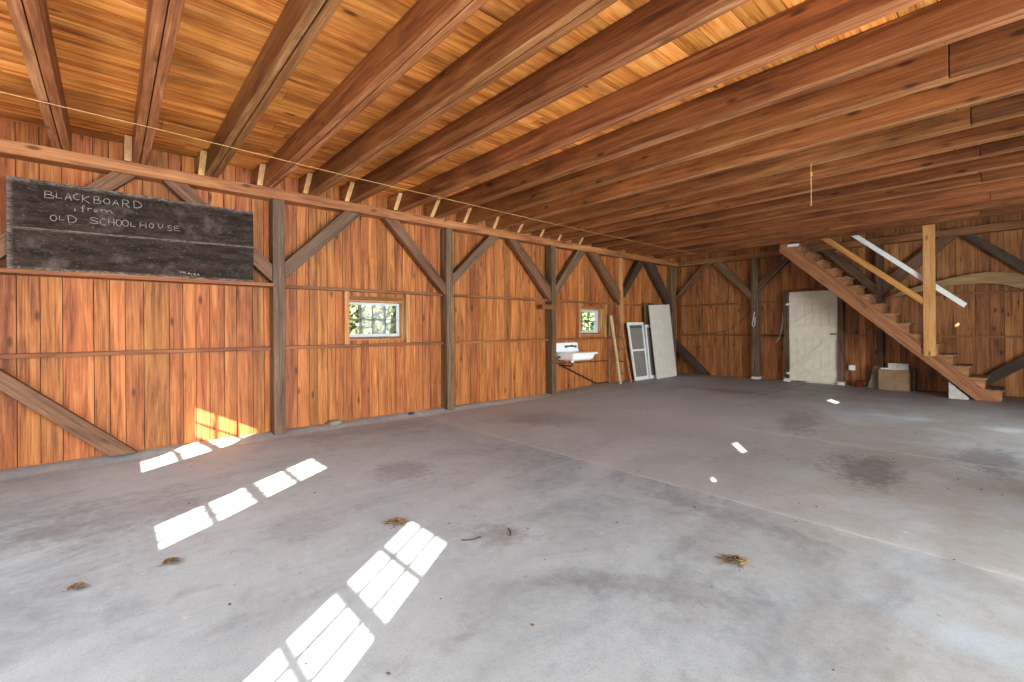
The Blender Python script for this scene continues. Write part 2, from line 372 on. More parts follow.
# ---------------------------------------------------------------- mesh helpers
class MB:
    def __init__(s):
        s.v, s.f, s.mi = [], [], []

    def add(s, vs, fs, mi=0):
        b = len(s.v)
        s.v += [tuple(v) for v in vs]
        s.f += [tuple(b + i for i in f) for f in fs]
        s.mi += [mi] * len(fs)
        return s

    def box(s, x0, x1, y0, y1, z0, z1, mi=0):
        vs = [(x, y, z) for x in (x0, x1) for y in (y0, y1) for z in (z0, z1)]
        return s.add(vs, [(0, 1, 3, 2), (4, 6, 7, 5), (0, 4, 5, 1), (2, 3, 7, 6), (0, 2, 6, 4), (1, 5, 7, 3)], mi)

    def prism(s, pts, ext, mi=0):
        n = len(pts)
        p = [Vector(q) for q in pts]
        e = Vector(ext)
        s.add(list(p) + [q + e for q in p], [tuple(range(n)), tuple(range(2 * n - 1, n - 1, -1))] + [(i, i + n, (i + 1) % n + n, (i + 1) % n) for i in range(n)], mi)
        return s

    def hexa(s, a, b, mi=0):
        """a, b: matching quads"""
        s.add(list(a) + list(b), [(0, 1, 2, 3), (7, 6, 5, 4)] + [(i, i + 4, (i + 1) % 4 + 4, (i + 1) % 4) for i in range(4)], mi)
        return s

    def tube(s, pts, r, n=8, cap=True, mi=0):
        P = [Vector(p) for p in pts]
        rs = r if isinstance(r, (list, tuple)) else [r] * len(P)
        rings = []
        prev = None
        for i, p in enumerate(P):
            t = ((P[min(i + 1, len(P) - 1)] - P[max(i - 1, 0)])).normalized()
            a = t.orthogonal().normalized() if prev is None else (prev - t * prev.dot(t)).normalized()
            prev = a
            b = t.cross(a)
            rings.append([p + (a * math.cos(2 * math.pi * j / n) + b * math.sin(2 * math.pi * j / n)) * rs[i] for j in range(n)])
        vs = [q for rg in rings for q in rg]
        fs = [(i * n + j, i * n + (j + 1) % n, (i + 1) * n + (j + 1) % n, (i + 1) * n + j) for i in range(len(P) - 1) for j in range(n)]
        if cap:
            fs += [tuple(range(n - 1, -1, -1)), tuple((len(P) - 1) * n + j for j in range(n))]
        return s.add(vs, fs, mi)

    def loft(s, rings, cap0=True, cap1=True, mi=0):
        n = len(rings[0])
        fs = [(i * n + j, i * n + (j + 1) % n, (i + 1) * n + (j + 1) % n, (i + 1) * n + j) for i in range(len(rings) - 1) for j in range(n)]
        if cap0:
            fs.append(tuple(range(n - 1, -1, -1)))
        if cap1:
            fs.append(tuple((len(rings) - 1) * n + j for j in range(n)))
        return s.add([q for rg in rings for q in rg], fs, mi)

    def obj(s, name, mats, parent=None, bevel=0.0, smooth=False, mat4=None):
        me = bpy.data.meshes.new(name)
        vs = s.v
        if mat4 is not None:
            inv = mat4.inverted()
            vs = [tuple(inv @ Vector(v)) for v in vs]
        me.from_pydata(vs, [], s.f)
        bm = bmesh.new()
        bm.from_mesh(me)
        bmesh.ops.recalc_face_normals(bm, faces=bm.faces)
        bm.to_mesh(me)
        bm.free()
        for m in (mats if isinstance(mats, (list, tuple)) else [mats]):
            me.materials.append(M[m])
        me.polygons.foreach_set('material_index', s.mi)
        if smooth:
            me.polygons.foreach_set('use_smooth', [True] * len(me.polygons))
        o = bpy.data.objects.new(name, me)
        COL.objects.link(o)
        if mat4 is not None:
            o.matrix_world = mat4
        if parent is not None:
            o.parent = parent
            o.matrix_parent_inverse = Matrix.Identity(4)
            if mat4 is None and parent.parent is None and parent.location.length > 0:
                o.location = -parent.location
        if bevel:
            b = o.modifiers.new('edge', 'BEVEL')
            b.width, b.segments, b.limit_method = bevel, 2, 'ANGLE'
        return o


def tag(o, label, cat, group=None, kind=None):
    o['label'], o['category'] = label, cat
    if group:
        o['group'] = group
    if kind:
        o['kind'] = kind
    return o


def struct(o, label=None, cat=None):
    o['kind'] = 'structure'
    if label:
        o['label'], o['category'] = label, cat
    return o


def thing(name, label, cat, loc, group=None):
    o = bpy.data.objects.new(name, None)
    o.empty_display_size = 0.1
    COL.objects.link(o)
    o.location = loc
    return tag(o, label, cat, group)


def sstep(a, b, x):
    t = min(1, max(0, (x - a) / (b - a)))
    return t * t * (3 - 2 * t)


# ---------------------------------------------------------------- setting: floor
WX, FY, RX, BY = -6.05, 11.22, 1.62, -1.9          # inner faces of the four walls
JB, DECK = 2.955, 3.175                            # underside of joists, underside of deck


def fz(x, y):
    h = 0.08 * sstep(5.5, 8.0, y)
    h += 0.045 * sstep(-5.80, -6.0, x) * (1 - sstep(4.0, 7.5, y))
    n = noise.noise(Vector((x * 0.6, y * 0.6, 3.1)))
    h += 0.004 * n
    # broken lip of the older far slab, on the right only
    e = 7.7 + 0.25 * noise.noise(Vector((x * 1.7, 0.3, 0))) + 0.10 * noise.noise(Vector((x * 7.0, 1.3, 0)))
    w = sstep(-1.8, -0.9, x)
    h += w * 0.025 * (sstep(e - 0.05, e + 0.05, y) - 0.9 * sstep(5.5, 8.0, y))
    if w > 0 and e - 0.1 < y < e + 1.0:
        h += w * 0.012 * noise.noise(Vector((x * 9, y * 9, 2))) * (1 - sstep(e + 0.3, e + 1.0, y))
    return h


b = MB()
xs = [WX - 0.03 + i * 0.06 for i in range(5)] + [WX + 0.27 + i * (RX - WX - 0.24) / 70 for i in range(71)]
ys = [BY - 0.03 + i * (7.2 - BY) / 70 for i in range(70)] + [7.2 + i * 0.04 for i in range(40)] + [8.8 + i * (FY + 0.03 - 8.8) / 20 for i in range(21)]
b.v = [(x, y, fz(x, y)) for y in ys for x in xs]
nx = len(xs)
b.f = [(j * nx + i, j * nx + i + 1, (j + 1) * nx + i + 1, (j + 1) * nx + i) for j in range(len(ys) - 1) for i in range(nx - 1)]
b.mi = [0] * len(b.f)
struct(b.obj('floor', 'floor', smooth=True))


# ---------------------------------------------------------------- setting: boarded walls
def cut(seg, holes, u0, u1):
    """split the vertical extent of a board around the holes it meets"""
    segs = [seg]
    for (h0, h1, z0, z1) in holes:
        if u1 > h0 and u0 < h1:
            new = []
            for (a, c) in segs:
                if z0 > a:
                    new.append((a, min(c, z0)))
                if z1 < c:
                    new.append((max(a, z1), c))
            segs = [q for q in new if q[1] - q[0] > 0.002]
    return segs


def wall(name, axis, plane, out, seams, holes, zt, mats, z0=0.0):
    """axis 'Y': wall in the plane x = plane, boards side by side along Y (or 'X'); out: sign of outward side"""
    b = MB()
    edges = set(seams)
    for h in holes:
        edges |= {h[0], h[1]}
    edges = sorted(edges)
    hole_edges = {q for h in holes for q in (h[0], h[1])}
    for u0, u1 in zip(edges, edges[1:]):
        g0 = 0 if u0 in hole_edges else 0.0028
        g1 = 0 if u1 in hole_edges else 0.0028
        for (a, c) in cut((z0, zt), holes, u0 + 1e-4, u1 - 1e-4):
            d = R.uniform(0, 0.004)
            p0, p1 = sorted((plane + out * d, plane + out * 0.024))
            if u1 - u0 < 0.012:
                continue
            if axis == 'Y':
                b.box(p0, p1, u0 + g0, u1 - g1, a, c)
            else:
                b.box(u0 + g0, u1 - g1, p0, p1, a, c)
    # weather sheathing behind the boards
    he = sorted({edges[0], edges[-1]} | hole_edges)
    p0, p1 = sorted((plane + out * 0.026, plane + out * 0.045))
    for u0, u1 in zip(he, he[1:]):
        for (a, c) in cut((z0, zt), holes, u0 + 1e-4, u1 - 1e-4):
            if axis == 'Y':
                b.box(p0, p1, u0, u1, a, c, 1)
            else:
                b.box(u0, u1, p0, p1, a, c, 1)
    return struct(b.obj(name, [mats, 'backing']))


def seq(a, e, w0, w1):
    s = [a]
    while s[-1] < e - w0:
        s.append(min(e, s[-1] + R.uniform(w0, w1)))
    s[-1] = e
    return s


known = [-0.635, -0.486, -0.338, -0.12, -0.003, 0.115, 0.261, 0.473, 0.591, 0.708, 0.833, 0.977, 1.098, 1.262, 1.384, 1.50, 1.62, 1.759, 1.904, 2.006, 2.132, 2.237, 2.338, 2.452, 2.592, 2.70, 2.836, 2.97, 3.102]
W1 = (2.395, 3.235, 1.125, 1.68)       # window openings in the left wall
W2 = (7.18, 7.985, 1.125, 1.68)
ls = seq(BY, -0.635, 0.12, 0.2)[:-1] + known + seq(3.102, FY, 0.11, 0.19)[1:]
wall('wall_left', 'Y', WX, -1, ls, [W1, W2], 4.7, 'board')
fs = [-6.05, -5.93, -5.78, -5.54, -5.35, -5.17, -5.02, -4.86, -4.72, -4.58, -4.42, -4.29, -4.14, -4.0, -3.85, -3.7, -3.56, -3.40, -3.25, -3.1, -2.92, -2.76, -2.6, -2.43, -2.29, -2.17, -2.05, -1.93, -1.81,
      -1.68, -1.53, -1.39, -1.17, -1.02, -0.77, -0.53, -0.36, -0.19, 0.02, 0.24, 0.46, 0.66, 0.88, 1.1, 1.32, RX]
wall('wall_far', 'X', FY, 1, fs, [], 4.7, 'board_far')
BW = [(-4.17, -3.70, 1.142, 1.862), (-2.234, -1.764, 1.142, 1.862), (-0.244 - 0.0, 0.226, 1.142, 1.862)]
wall('wall_near', 'X', BY, -1, seq(WX, RX, 0.14, 0.2), BW, 4.7, 'board')
wall('wall_right', 'Y', RX, 1, seq(BY, FY, 0.14, 0.22), [(-0.5, 4.2, 0.0, 2.45), (6.0, 8.2, 0.0, 2.45), (-0.12, 0.05, 2.62, 2.81), (3.43, 3.71, 2.72, 2.88), (-0.92, -0.81, 2.475, 2.545), (7.86, 7.98, 3.04, 3.12)], 4.7, 'board_far')  # tall openings added to admit the fill lamps; small gaps pass sun spots

# deck of the loft floor: long boards running away from the camera, open over the stairs
b = MB()
x = WX
while x < RX - 0.02:
    w = min(R.uniform(0.17, 0.25), RX - x)
    y = BY
    yend = 10.22 if x > -3.35 else FY
    while y < yend - 0.02:
        L = R.uniform(1.6, 4.2)
        y1 = min(y + L, yend)
        if yend - y1 < 0.4:
            y1 = yend
        b.box(x + 0.003, x + w - 0.003, y + 0.0025, y1 - 0.0025, DECK + R.uniform(0, 0.003), DECK + 0.03)
        y = y1
    x += w
b.box(WX, -3.35, BY, FY, DECK + 0.031, DECK + 0.036, 1)
b.box(-3.35, RX, BY, 10.22, DECK + 0.031, DECK + 0.036, 1)
struct(b.obj('ceiling', ['deck', 'backing']))
struct(MB().box(WX - 0.05, RX + 0.05, BY - 0.05, FY + 0.05, 4.7, 4.75).obj('roof', 'backing'))

for i, (x, y) in enumerate(((WX - 0.03, BY - 0.03), (WX - 0.03, FY + 0.03), (RX + 0.03, BY - 0.03), (RX + 0.03, FY + 0.03))):
    sx, sy = (0.03, 0.03)
    struct(MB().box(x - 0.029, x + 0.029, y - 0.029, y + 0.029, -0.3, 4.7).obj('trim_%d' % (i + 1), 'backing'))  # corner strips added to stop light leaking between the walls

# unseen box added to block the sun at the right-hand openings, and the meadow outside
b = MB()
b.box(RX + 0.05, 6.4, -0.8, 10.2, -0.05, 0.0).box(RX + 0.05, 6.4, -0.8, 10.2, 2.5, 2.54).box(6.4, 6.45, -0.8, 10.2, -0.05, 2.54)
b.box(RX + 0.05, 6.45, -0.85, -0.8, -0.05, 2.54).box(RX + 0.05, 6.45, 10.2, 10.25, -0.05, 2.54)
struct(b.obj('wall_lean_to', 'plaster'))
struct(MB().box(-70, 40, -40, 80, -0.35, -0.30).obj('ground', 'ground'))


# ---------------------------------------------------------------- windows
def window_left(name, hole, cols, sash_to):
    y0, y1, z0, z1 = hole
    # frame lining the opening
    b = MB()
    xo = WX - 0.14
    b.box(xo, WX, y0, y0 + 0.016, z0, z1).box(xo, WX, y1 - 0.018, y1, z0, z1)
    b.box(xo, WX, y0 + 0.016, y1 - 0.018, z0, z0 + 0.016).box(xo, WX, y0 + 0.016, y1 - 0.018, z1 - 0.025, z1)
    fr = struct(b.obj(name, 'frame', bevel=0.002))
    s0, s1, t0, t1 = y0 + 0.017, sash_to, z0 + 0.045, z1 - 0.027
    xs0, xs1 = WX - 0.125, WX - 0.095
    b = MB()
    w = 0.035
    b.box(xs0, xs1, s0, s0 + 0.02, t0, t1).box(xs0, xs1, s1 - w, s1, t0, t1).box(xs0, xs1, s0 + 0.02, s1 - w, t0, t0 + 0.04).box(xs0, xs1, s0 + 0.02, s1 - w, t1 - w, t1)
    sash = b.obj('sash', 'sashpaint', fr, bevel=0.002)
    b = MB()
    a0, a1, c0, c1 = s0 + 0.02, s1 - w, t0 + 0.04, t1 - w
    for i in range(1, cols):
        y = a0 + (a1 - a0) * i / cols
        b.box(xs0 + 0.004, xs1 - 0.004, y - 0.010, y + 0.010, c0, c1)
    zc = (c0 + c1) / 2
    b.box(xs0 + 0.004, xs1 - 0.004, a0, a1, zc - 0.011, zc + 0.011)
    b.obj('muntin_grid', 'muntin', sash)
    MB().box(xs0 + 0.012, xs0 + 0.016, a0, a1, c0, c1).obj('glass_pane', 'glass', sash)
    MB().box(xo - 0.01, WX - 0.03, y0 + 0.017, y1 - 0.019, z0 + 0.0165, z0 + 0.044).obj('window_sill', 'brown_x', fr)
    if sash_to < y1 - 0.022:
        MB().box(xs0, xs1, s1 + 0.001, y1 - 0.019, t0, t1).obj('sash_stop', 'sashpaint', fr)


window_left('window_1', W1, 4, 3.216)
window_left('window_2', W2, 3, 7.90)

for i, (x0, x1, z0, z1) in enumerate(BW):
    b = MB()
    y = BY - 0.03
    b.box(x0, x0 + 0.008, y, y + 0.03, z0, z1).box(x1 - 0.008, x1, y, y + 0.03, z0, z1)
    b.box(x0 + 0.008, x1 - 0.008, y, y + 0.03, z0, z0 + 0.006).box(x0 + 0.008, x1 - 0.008, y, y + 0.03, z1 - 0.006, z1)
    zm = (z0 + z1) / 2
    b.box(x0 + 0.008, x1 - 0.008, y, y + 0.025, zm - 0.019, zm + 0.019)
    for j in (1, 2):
        xx = x0 + (x1 - x0) * j / 3
        b.box(xx - 0.008, xx + 0.008, y + 0.008, y + 0.018, z0, z1)
    for zz in ((z0 + zm) / 2, (z1 + zm) / 2):
        b.box(x0, x1, y + 0.008, y + 0.018, zz - 0.011, zz + 0.011)
    o = struct(b.obj('window_%d' % (i + 3), 'white'))
    MB().box(x0 + 0.002, x1 - 0.002, y + 0.012, y + 0.015, z0 + 0.002, z1 - 0.002).obj('glass_pane', 'glass', o)


# ---------------------------------------------------------------- left wall timber frame
PX = -5.87      # front of posts and girder
o = MB().box(WX + 0.002, PX, BY + 0.01, 10.98, 2.835, JB - 0.001).obj('girder_beam', 'girder', bevel=0.006)
tag(o, 'long reddish-brown girder along the left wall, carrying the joist ends above the posts', 'beam')

POSTS = [('timber_post', -1.0, -0.87, 'grey', 'grey timber post just past the left end of the blackboard'),
         ('timber_post', 1.443, 1.574, 'grey', 'weathered grey timber post between the blackboard and the first window'),
         ('timber_post', 3.875, 3.997, 'grey', 'weathered grey timber post right of the window nearest the blackboard'),
         ('timber_post', 6.219, 6.338, 'grey', 'weathered grey timber post beside the white sink'),
         ('timber_post', 8.45, 8.60, 'frame', 'pale orange pine post behind the ladder'),
         ('timber_post', 10.70, 10.88, 'grey', 'dark grey timber post in the far corner behind the white beadboard panel')]
for nme, y0, y1, m, lab in POSTS:
    front = PX - (0.03 if y0 > 10 else 0.05 if y0 > 8 else 0)
    o = MB().box(WX + 0.002, front, y0, y1, fz(-5.95, y0) - 0.01, 2.834).obj(nme, m, bevel=0.005)
    tag(o, lab, 'post', 'posts along the left wall')


def planar(name, pts, d0, d1, plane, mat, bevel=0.004, dirv=None):
    """a flat-cut timber: pts in (Y,Z) for the left wall ('L') or (X,Z) for the far wall ('F'), thickness from d0 to d1; local X runs along it"""
    if plane == 'L':
        P = [Vector((d0, a, c)) for a, c in pts]
        e = Vector((d1 - d0, 0, 0))
    else:
        P = [Vector((a, d0, c)) for a, c in pts]
        e = Vector((0, d1 - d0, 0))
    ux = ((P[2] + P[3]) / 2 - (P[0] + P[1]) / 2).normalized() if dirv is None else Vector(dirv).normalized()
    un = e.normalized()
    uy = un.cross(ux)
    org = (P[0] + P[1]) / 2
    m4 = Matrix((( ux.x, uy.x, un.x, org.x), (ux.y, uy.y, un.y, org.y), (ux.z, uy.z, un.z, org.z), (0, 0, 0, 1)))
    return MB().prism(P, e).obj(name, mat, bevel=bevel, mat4=m4)


GT = 2.834
BR = [((-0.868, 1.96), (-0.868, 1.76), (0.21, GT), (0.02, GT), 'brown_x', 'short piece of brown brace showing above the left half of the blackboard'),
      ((1.442, 2.05), (1.442, 1.84), (0.41, GT), (0.62, GT), 'brown_x', 'light brown diagonal brace passing behind the right end of the blackboard'),
      ((1.575, 2.09), (1.575, 1.88), (2.55, GT), (2.31, GT), 'grey_x', 'broad grey diagonal brace rising right from the post beside the blackboard'),
      ((3.874, 1.97), (3.874, 1.78), (2.86, GT), (3.08, GT), 'brown_x', 'reddish diagonal brace above the window nearest the blackboard'),
      ((3.998, 2.12), (3.998, 1.94), (4.97, GT), (4.75, GT), 'grey_x', 'grey diagonal brace rising right from the middle post of the left wall'),
      ((6.218, 2.05), (6.218, 1.78), (5.17, GT), (5.40, GT), 'brown_x', 'brown diagonal brace coming down to the left side of the post beside the sink'),
      ((6.339, 2.06), (6.339, 1.86), (7.27, GT), (7.02, GT), 'grey_x', 'grey diagonal brace rising over the sink toward the small window'),
      ((8.449, 2.07), (8.449, 1.78), (7.40, GT), (7.66, GT), 'brown_x', 'brown diagonal brace coming down to the pale post from above the small window'),
      ((8.601, 2.14), (8.601, 1.94), (9.47, GT), (9.19, GT), 'dark_x', 'dark diagonal brace rising right from the pale post behind the ladder'),
      ((10.699, 1.92), (10.699, 1.66), (9.50, GT), (9.87, GT), 'dark_x', 'dark diagonal brace above the white beadboard panel')]
for p0, p1, p2, p3, m, lab in BR:
    o = planar('diagonal_brace', [p0, p1, p2, p3], -5.99, -5.89, 'L', m)
    tag(o, lab, 'brace', 'diagonal braces on the left wall')
o = planar('diagonal_brace', [(-0.86, 1.08), (-0.86, 0.91), (-0.01, 0.055), (0.20, 0.055)], -5.99, -5.89, 'L', 'brown_x')
tag(o, 'wide brown brace slanting down to the floor under the blackboard', 'brace', 'diagonal braces on the left wall')

# girts between the posts
bays = [(-0.868, 1.442), (1.575, 3.874), (3.998, 6.218), (6.339, 8.449), (8.601, 10.699)]
bn = ['under the blackboard', 'between the blackboard and the middle post', 'between the middle post and the sink post', 'between the sink and the pale post', 'behind the screen door and panel']
for (y0, y1), wh in zip(bays, bn):
    for zc, nm in ((1.055, 'lower'), (1.807, 'upper')):
        dep = -5.838 if (nm == 'upper' and y0 < 0) else -5.965
        o = MB().box(WX + 0.002, dep, y0 + 0.001, y1 - 0.001, zc - 0.02, zc + 0.02).obj('wall_girt', 'girt_y', bevel=0.003)
        tag(o, '%s horizontal girt on the left wall %s' % (nm, wh), 'girt', 'girts of the left wall')
# studs and headers framing the two windows
for (h, w, nm) in ((W1, 0.06, 'window nearest the blackboard'), (W2, 0.06, 'small window above the sink')):
    for side, y0 in (('left', h[0] - w - 0.002), ('right', h[1] + 0.002)):
        z0, z1 = 1.0765, 1.785
        o = MB().box(WX + 0.002, -5.965, y0, y0 + w, z0, z1).obj('window_stud', 'frame', bevel=0.003)
        tag(o, 'pale upright stud on the %s side of the %s' % (side, nm), 'stud', 'studs beside the windows')
    o = MB().box(WX + 0.002, -6.0, h[0] + 0.001, h[1] - 0.001, h[3] + 0.002, h[3] + 0.05).obj('window_header', 'girt_y', bevel=0.003)
    tag(o, 'short brown header board over the %s' % nm, 'header', 'headers over the windows')
o = MB().box(-5.868, -5.83, 5.93, 6.31, 1.63, 1.715).obj('board_stub', 'girt_y', bevel=0.003)
tag(o, 'short orange-brown board nailed across the post beside the sink', 'board')

# ---------------------------------------------------------------- ceiling joists
near = [-0.39, 0.171, 0.775, 1.338, 1.84, 2.36, 3.045, 3.645, 4.245, 4.86, 5.385, 5.945, 6.465, 7.065, 7.645, 8.205, 8.87, 9.385, 10.075]
ordw = ['first', 'second', 'third', 'fourth', 'fifth', 'sixth', 'seventh', 'eighth', 'ninth', 'tenth', 'eleventh', 'twelfth', 'thirteenth', 'fourteenth', 'fifteenth', 'sixteenth', 'seventeenth', 'eighteenth', 'last']
for i, y0 in enumerate(near):
    wj = 0.125
    b = MB()
    h = wj / 2
    for ply in (0, 1):
        a0 = y0 + ply * h + 0.003 * ply
        a1 = y0 + (ply + 1) * h - 0.003 * (1 - ply)
        sx = (-0.36 if (ply == 0) == (i % 2 == 0) else 0.9) + R.uniform(-0.15, 0.1)
        dz = R.uniform(-0.004, 0.004) * ply
        b.box(WX + 0.004, sx - 0.003, a0, a1, JB + dz, DECK - 0.002)
        b.box(sx + 0.003, RX - 0.004, a0 + 0.003 * ply, a1 + 0.003 * (ply - 1), JB + dz - 0.0 + R.uniform(0, 0.004), DECK - 0.002)
    b.mi = [1 if k % 6 == 4 else 0 for k in range(len(b.f))]      # undersides, paler than the sides
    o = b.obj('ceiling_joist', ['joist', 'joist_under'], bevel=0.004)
    if i < 18:
        lab = 'doubled reddish-brown ceiling joist, %s one counted from the left edge of the photo' % ordw[i]
    else:
        lab = 'last dark ceiling joist before the open stairwell'
    tag(o, lab, 'joist', 'ceiling joists')

# slant-ended scab blocks nailed to the joists over the girder
sc_i = 0
for i, y0 in enumerate(near[1:14]):
    yb = y0 - 0.001
    t = 0.058
    zt = DECK - R.uniform(0.004, 0.02)
    x1 = -5.86 + R.uniform(-0.03, 0.02)
    x2 = x1 + R.uniform(0.13, 0.2)
    b = MB()
    pts = [(WX + 0.01, yb - t, JB + 0.001), (x1, yb - t, JB + 0.001), (x2, yb - t, zt), (WX + 0.01, yb - t, zt)]
    b.prism(pts, (0, t, 0))
    b.mi[3] = 1
    o = b.obj('scab_block', ['scab', 'endgrain'], bevel=0.002)
    tag(o, 'pale slant-cut block nailed beside the %s joist where it meets the left girder' % ordw[i + 1], 'wood block', 'blocks at the joist ends')

b = MB()
sp = [(-4.70, -0.97), (-4.717, -0.565), (-4.756, 0.279), (-4.867, 1.969), (-4.93, 3.6), (-4.97, 5.236), (-4.985, 6.541), (-4.96, 8.47), (-4.95, 10.1)]
b.tube([(x, y, JB - 0.006 - 0.004 * (i % 2)) for i, (x, y) in enumerate(sp)], 0.0034, 6)
tag(b.obj('twine', 'string'), 'long tan twine stretched under the joists along the left wall', 'string')
b = MB()
b.tube([(-1.43, 5.40, 2.957), (-1.432, 5.398, 2.83), (-1.43, 5.40, 2.68), (-1.433, 5.399, 2.51)], 0.0045, 6)
b.tube([(-1.43, 5.40, 2.86), (-1.428, 5.40, 2.82)], 0.011, 6)
tag(b.obj('hanging_cord', 'string'), 'thin pale cord hanging straight down from a joist in mid-room', 'cord')

# ---------------------------------------------------------------- far wall timber frame
FX = 11.05      # front of far posts
o = MB().box(WX + 0.002, RX - 0.005, FX, FY - 0.004, 2.845, 2.975).obj('wall_plate_beam', 'plate', bevel=0.005)
tag(o, 'brown horizontal plate beam along the top of the far wall', 'beam')
for x0, x1, m, lab in ((-4.14, -3.99, 'grey', 'weathered grey post on the far wall, left of the white door'),
                       (-1.86, -1.76, 'grey', 'dark grey post on the far wall behind the stairs'),
                       (0.42, 0.56, 'grey', 'grey post on the far wall beyond the foot of the stairs')):
    t = thing('timber_post', lab, 'post', ((x0 + x1) / 2, FX + 0.08, 0.08), 'posts on the far wall')
    MB().box(x0, x1, FX, FY - 0.003, 0.13, 2.844).obj('post_shaft', m, t, bevel=0.005)
    MB().box(x0 - 0.005, x1 + 0.005, FX - 0.01, FY - 0.003, 0.03, 0.129).obj('post_footing', 'foot', t, bevel=0.01)
for x0, x1, side in ((-3.46, -3.375, 'left'), (-2.485, -2.395, 'right')):
    t = thing('door_jamb', 'dark weathered jamb on the %s side of the cream plank door' % side, 'door jamb', ((x0 + x1) / 2, FX + 0.08, 0.08), 'jambs of the plank door')
    MB().box(x0, x1, FX, FY - 0.003, 0.15, 2.05).obj('jamb_post', 'grey', t, bevel=0.004)
    MB().box(x0 - 0.01, x1 + 0.02, FX - 0.03, FY - 0.003, 0.03, 0.149).obj('jamb_footing', 'foot', t, bevel=0.01)

FT = 2.843
FB = [([(-6.04, 1.89), (-6.04, 2.05), (-5.27, FT), (-5.07, FT)], 'brown_x', 'thin brown brace on the far wall rising from the corner'),
      ([(-4.141, 1.87), (-4.141, 2.10), (-4.80, FT), (-5.05, FT)], 'grey_x', 'grey brace from the left side of the far post up to the plate'),
      ([(-3.989, 2.28), (-3.989, 2.08), (-3.24, FT), (-3.39, FT)], 'grey_x', 'grey brace from the right side of the far post toward the stair top'),
      ([(-1.861, 1.86), (-1.861, 2.08), (-2.56, FT), (-2.78, FT)], 'grey_x', 'dark brace on the far wall seen just above the stair treads'),
      ([(-1.759, 2.14), (-1.759, 1.86), (-0.73, FT), (-0.98, FT)], 'grey_x', 'dark brace on the far wall behind the white handrail'),
      ([(0.419, 1.71), (0.419, 1.93), (-0.54, FT), (-0.70, FT)], 'dark_x', 'dark brace at the right edge, sloping down from the plate to the right'),
      ([(0.419, 0.92), (0.419, 1.12), (-0.80, 0.09), (-0.56, 0.09)], 'dark_x', 'dark brace sloping down behind the lowest stair treads'),
      ([(-6.035, 0.68), (-6.035, 0.97), (-5.12, 0.085), (-5.38, 0.085)], 'dark_x', 'black brace slanting down to the floor beside the white beadboard panel')]
for k, (pts, m, lab) in enumerate(FB):
    o = planar('diagonal_brace', pts, FX + 0.015, FX + 0.10, 'F', m)
    tag(o, lab, 'brace', 'diagonal braces on the far wall')
fb = [(-6.04, -4.141, 'between the corner and the far post'), (-3.989, -3.461, 'between the far post and the door'), (-2.394, -1.861, 'between the door and the post behind the stairs'), (-1.759, 0.419, 'behind the stairs at right')]
for x0, x1, wh in fb:
    for zc, nm in ((1.078, 'lower'), (1.83, 'upper')):
        if nm == 'upper' and x0 == -2.394:
            x0b, x1b = -3.46, x1
            zc2 = 2.075
        else:
            x0b, x1b, zc2 = x0, x1, zc
        o = MB().box(x0b + 0.001, x1b - 0.001, FX + 0.10, FY - 0.004, zc2 - 0.018, zc2 + 0.018).obj('wall_girt', 'girt_x', bevel=0.003)
        tag(o, '%s girt on the far wall %s' % (nm, wh), 'girt', 'girts of the far wall')

# door
D0, D1, DZ0, DZ1 = -3.372, -2.488, 0.105, 2.02
t = bpy.data.objects.new('door_1', None)
COL.objects.link(t)
t.location = (-2.93, FX + 0.06, 0.1)
struct(t, 'cream ledged-and-braced plank door in the far wall beside the stairs', 'door')
b = MB()
n = 6
for j in range(n):
    w = (D1 - D0) / n
    b.box(D0 + j * w + 0.0015, D0 + (j + 1) * w - 0.0015, FX + 0.05, FX + 0.08, DZ0, DZ1)
leafo = b.obj('door_planks', 'cream', t, bevel=0.002)
for z0, z1 in ((1.78, 1.93), (1.02, 1.30), (0.2, 0.36)):
    MB().box(D0 + 0.004, D1 - 0.004, FX + 0.028, FX + 0.049, z0, z1).obj('ledge', 'cream', leafo, bevel=0.003)
for za, zb in ((1.30, 1.78), (0.36, 1.02)):
    wv = 0.15 * (zb - za) / 0.6 + 0.05
    pts = [Vector((D0 + 0.02, FX + 0.028, za)), Vector((D0 + 0.17, FX + 0.028, za)), Vector((D1 - 0.02, FX + 0.028, zb)), Vector((D1 - 0.17, FX + 0.028, zb))]
    MB().prism(pts, (0, 0.021, 0)).obj('door_brace', 'cream', leafo, bevel=0.003)
for z in (1.74, 0.24):
    MB().box(D0 - 0.05, D0 + 0.10, FX - 0.004, FX + 0.001, z, z + 0.035).box(D0 - 0.012, D0 + 0.004, FX - 0.012, FX + 0.006, z - 0.01, z + 0.045).obj('hinge', 'white', t)
MB().box(D1 - 0.13, D1 - 0.02, FX + 0.008, FX + 0.027, 1.10, 1.13).obj('latch', 'chrome', leafo)
MB().box(D0 + 0.3, D1 + 0.01, FX + 0.02, FX + 0.16, 0.066, 0.098).obj('threshold', 'foot', t)  # white strip stands in for the light gap under the door

# arched timber stored on the girt
top = [(-1.74, 1.80), (-1.5, 1.905), (-1.23, 2.0), (-0.97, 2.07), (-0.71, 2.13), (-0.41, 2.165), (-0.2, 2.15), (0.03, 2.09), (0.25, 1.99), (0.40, 1.88)]
bot = [(-1.58, 1.80), (-1.4, 1.86), (-1.18, 1.905), (-0.95, 1.945), (-0.70, 1.98), (-0.41, 1.98), (-0.2, 1.94), (0.0, 1.86), (0.08, 1.852), (0.2, 1.852)]
b = MB()
b.loft([[(a[0], FX - 0.045, a[1]), (c[0], FX - 0.045, c[1]), (c[0], FX + 0.012, c[1]), (a[0], FX + 0.012, a[1])] for a, c in zip(top, bot)])
tag(b.obj('arched_timber', 'arch', bevel=0.004), 'pale bow-shaped timber stored high on the far wall behind the white handrail', 'timber')

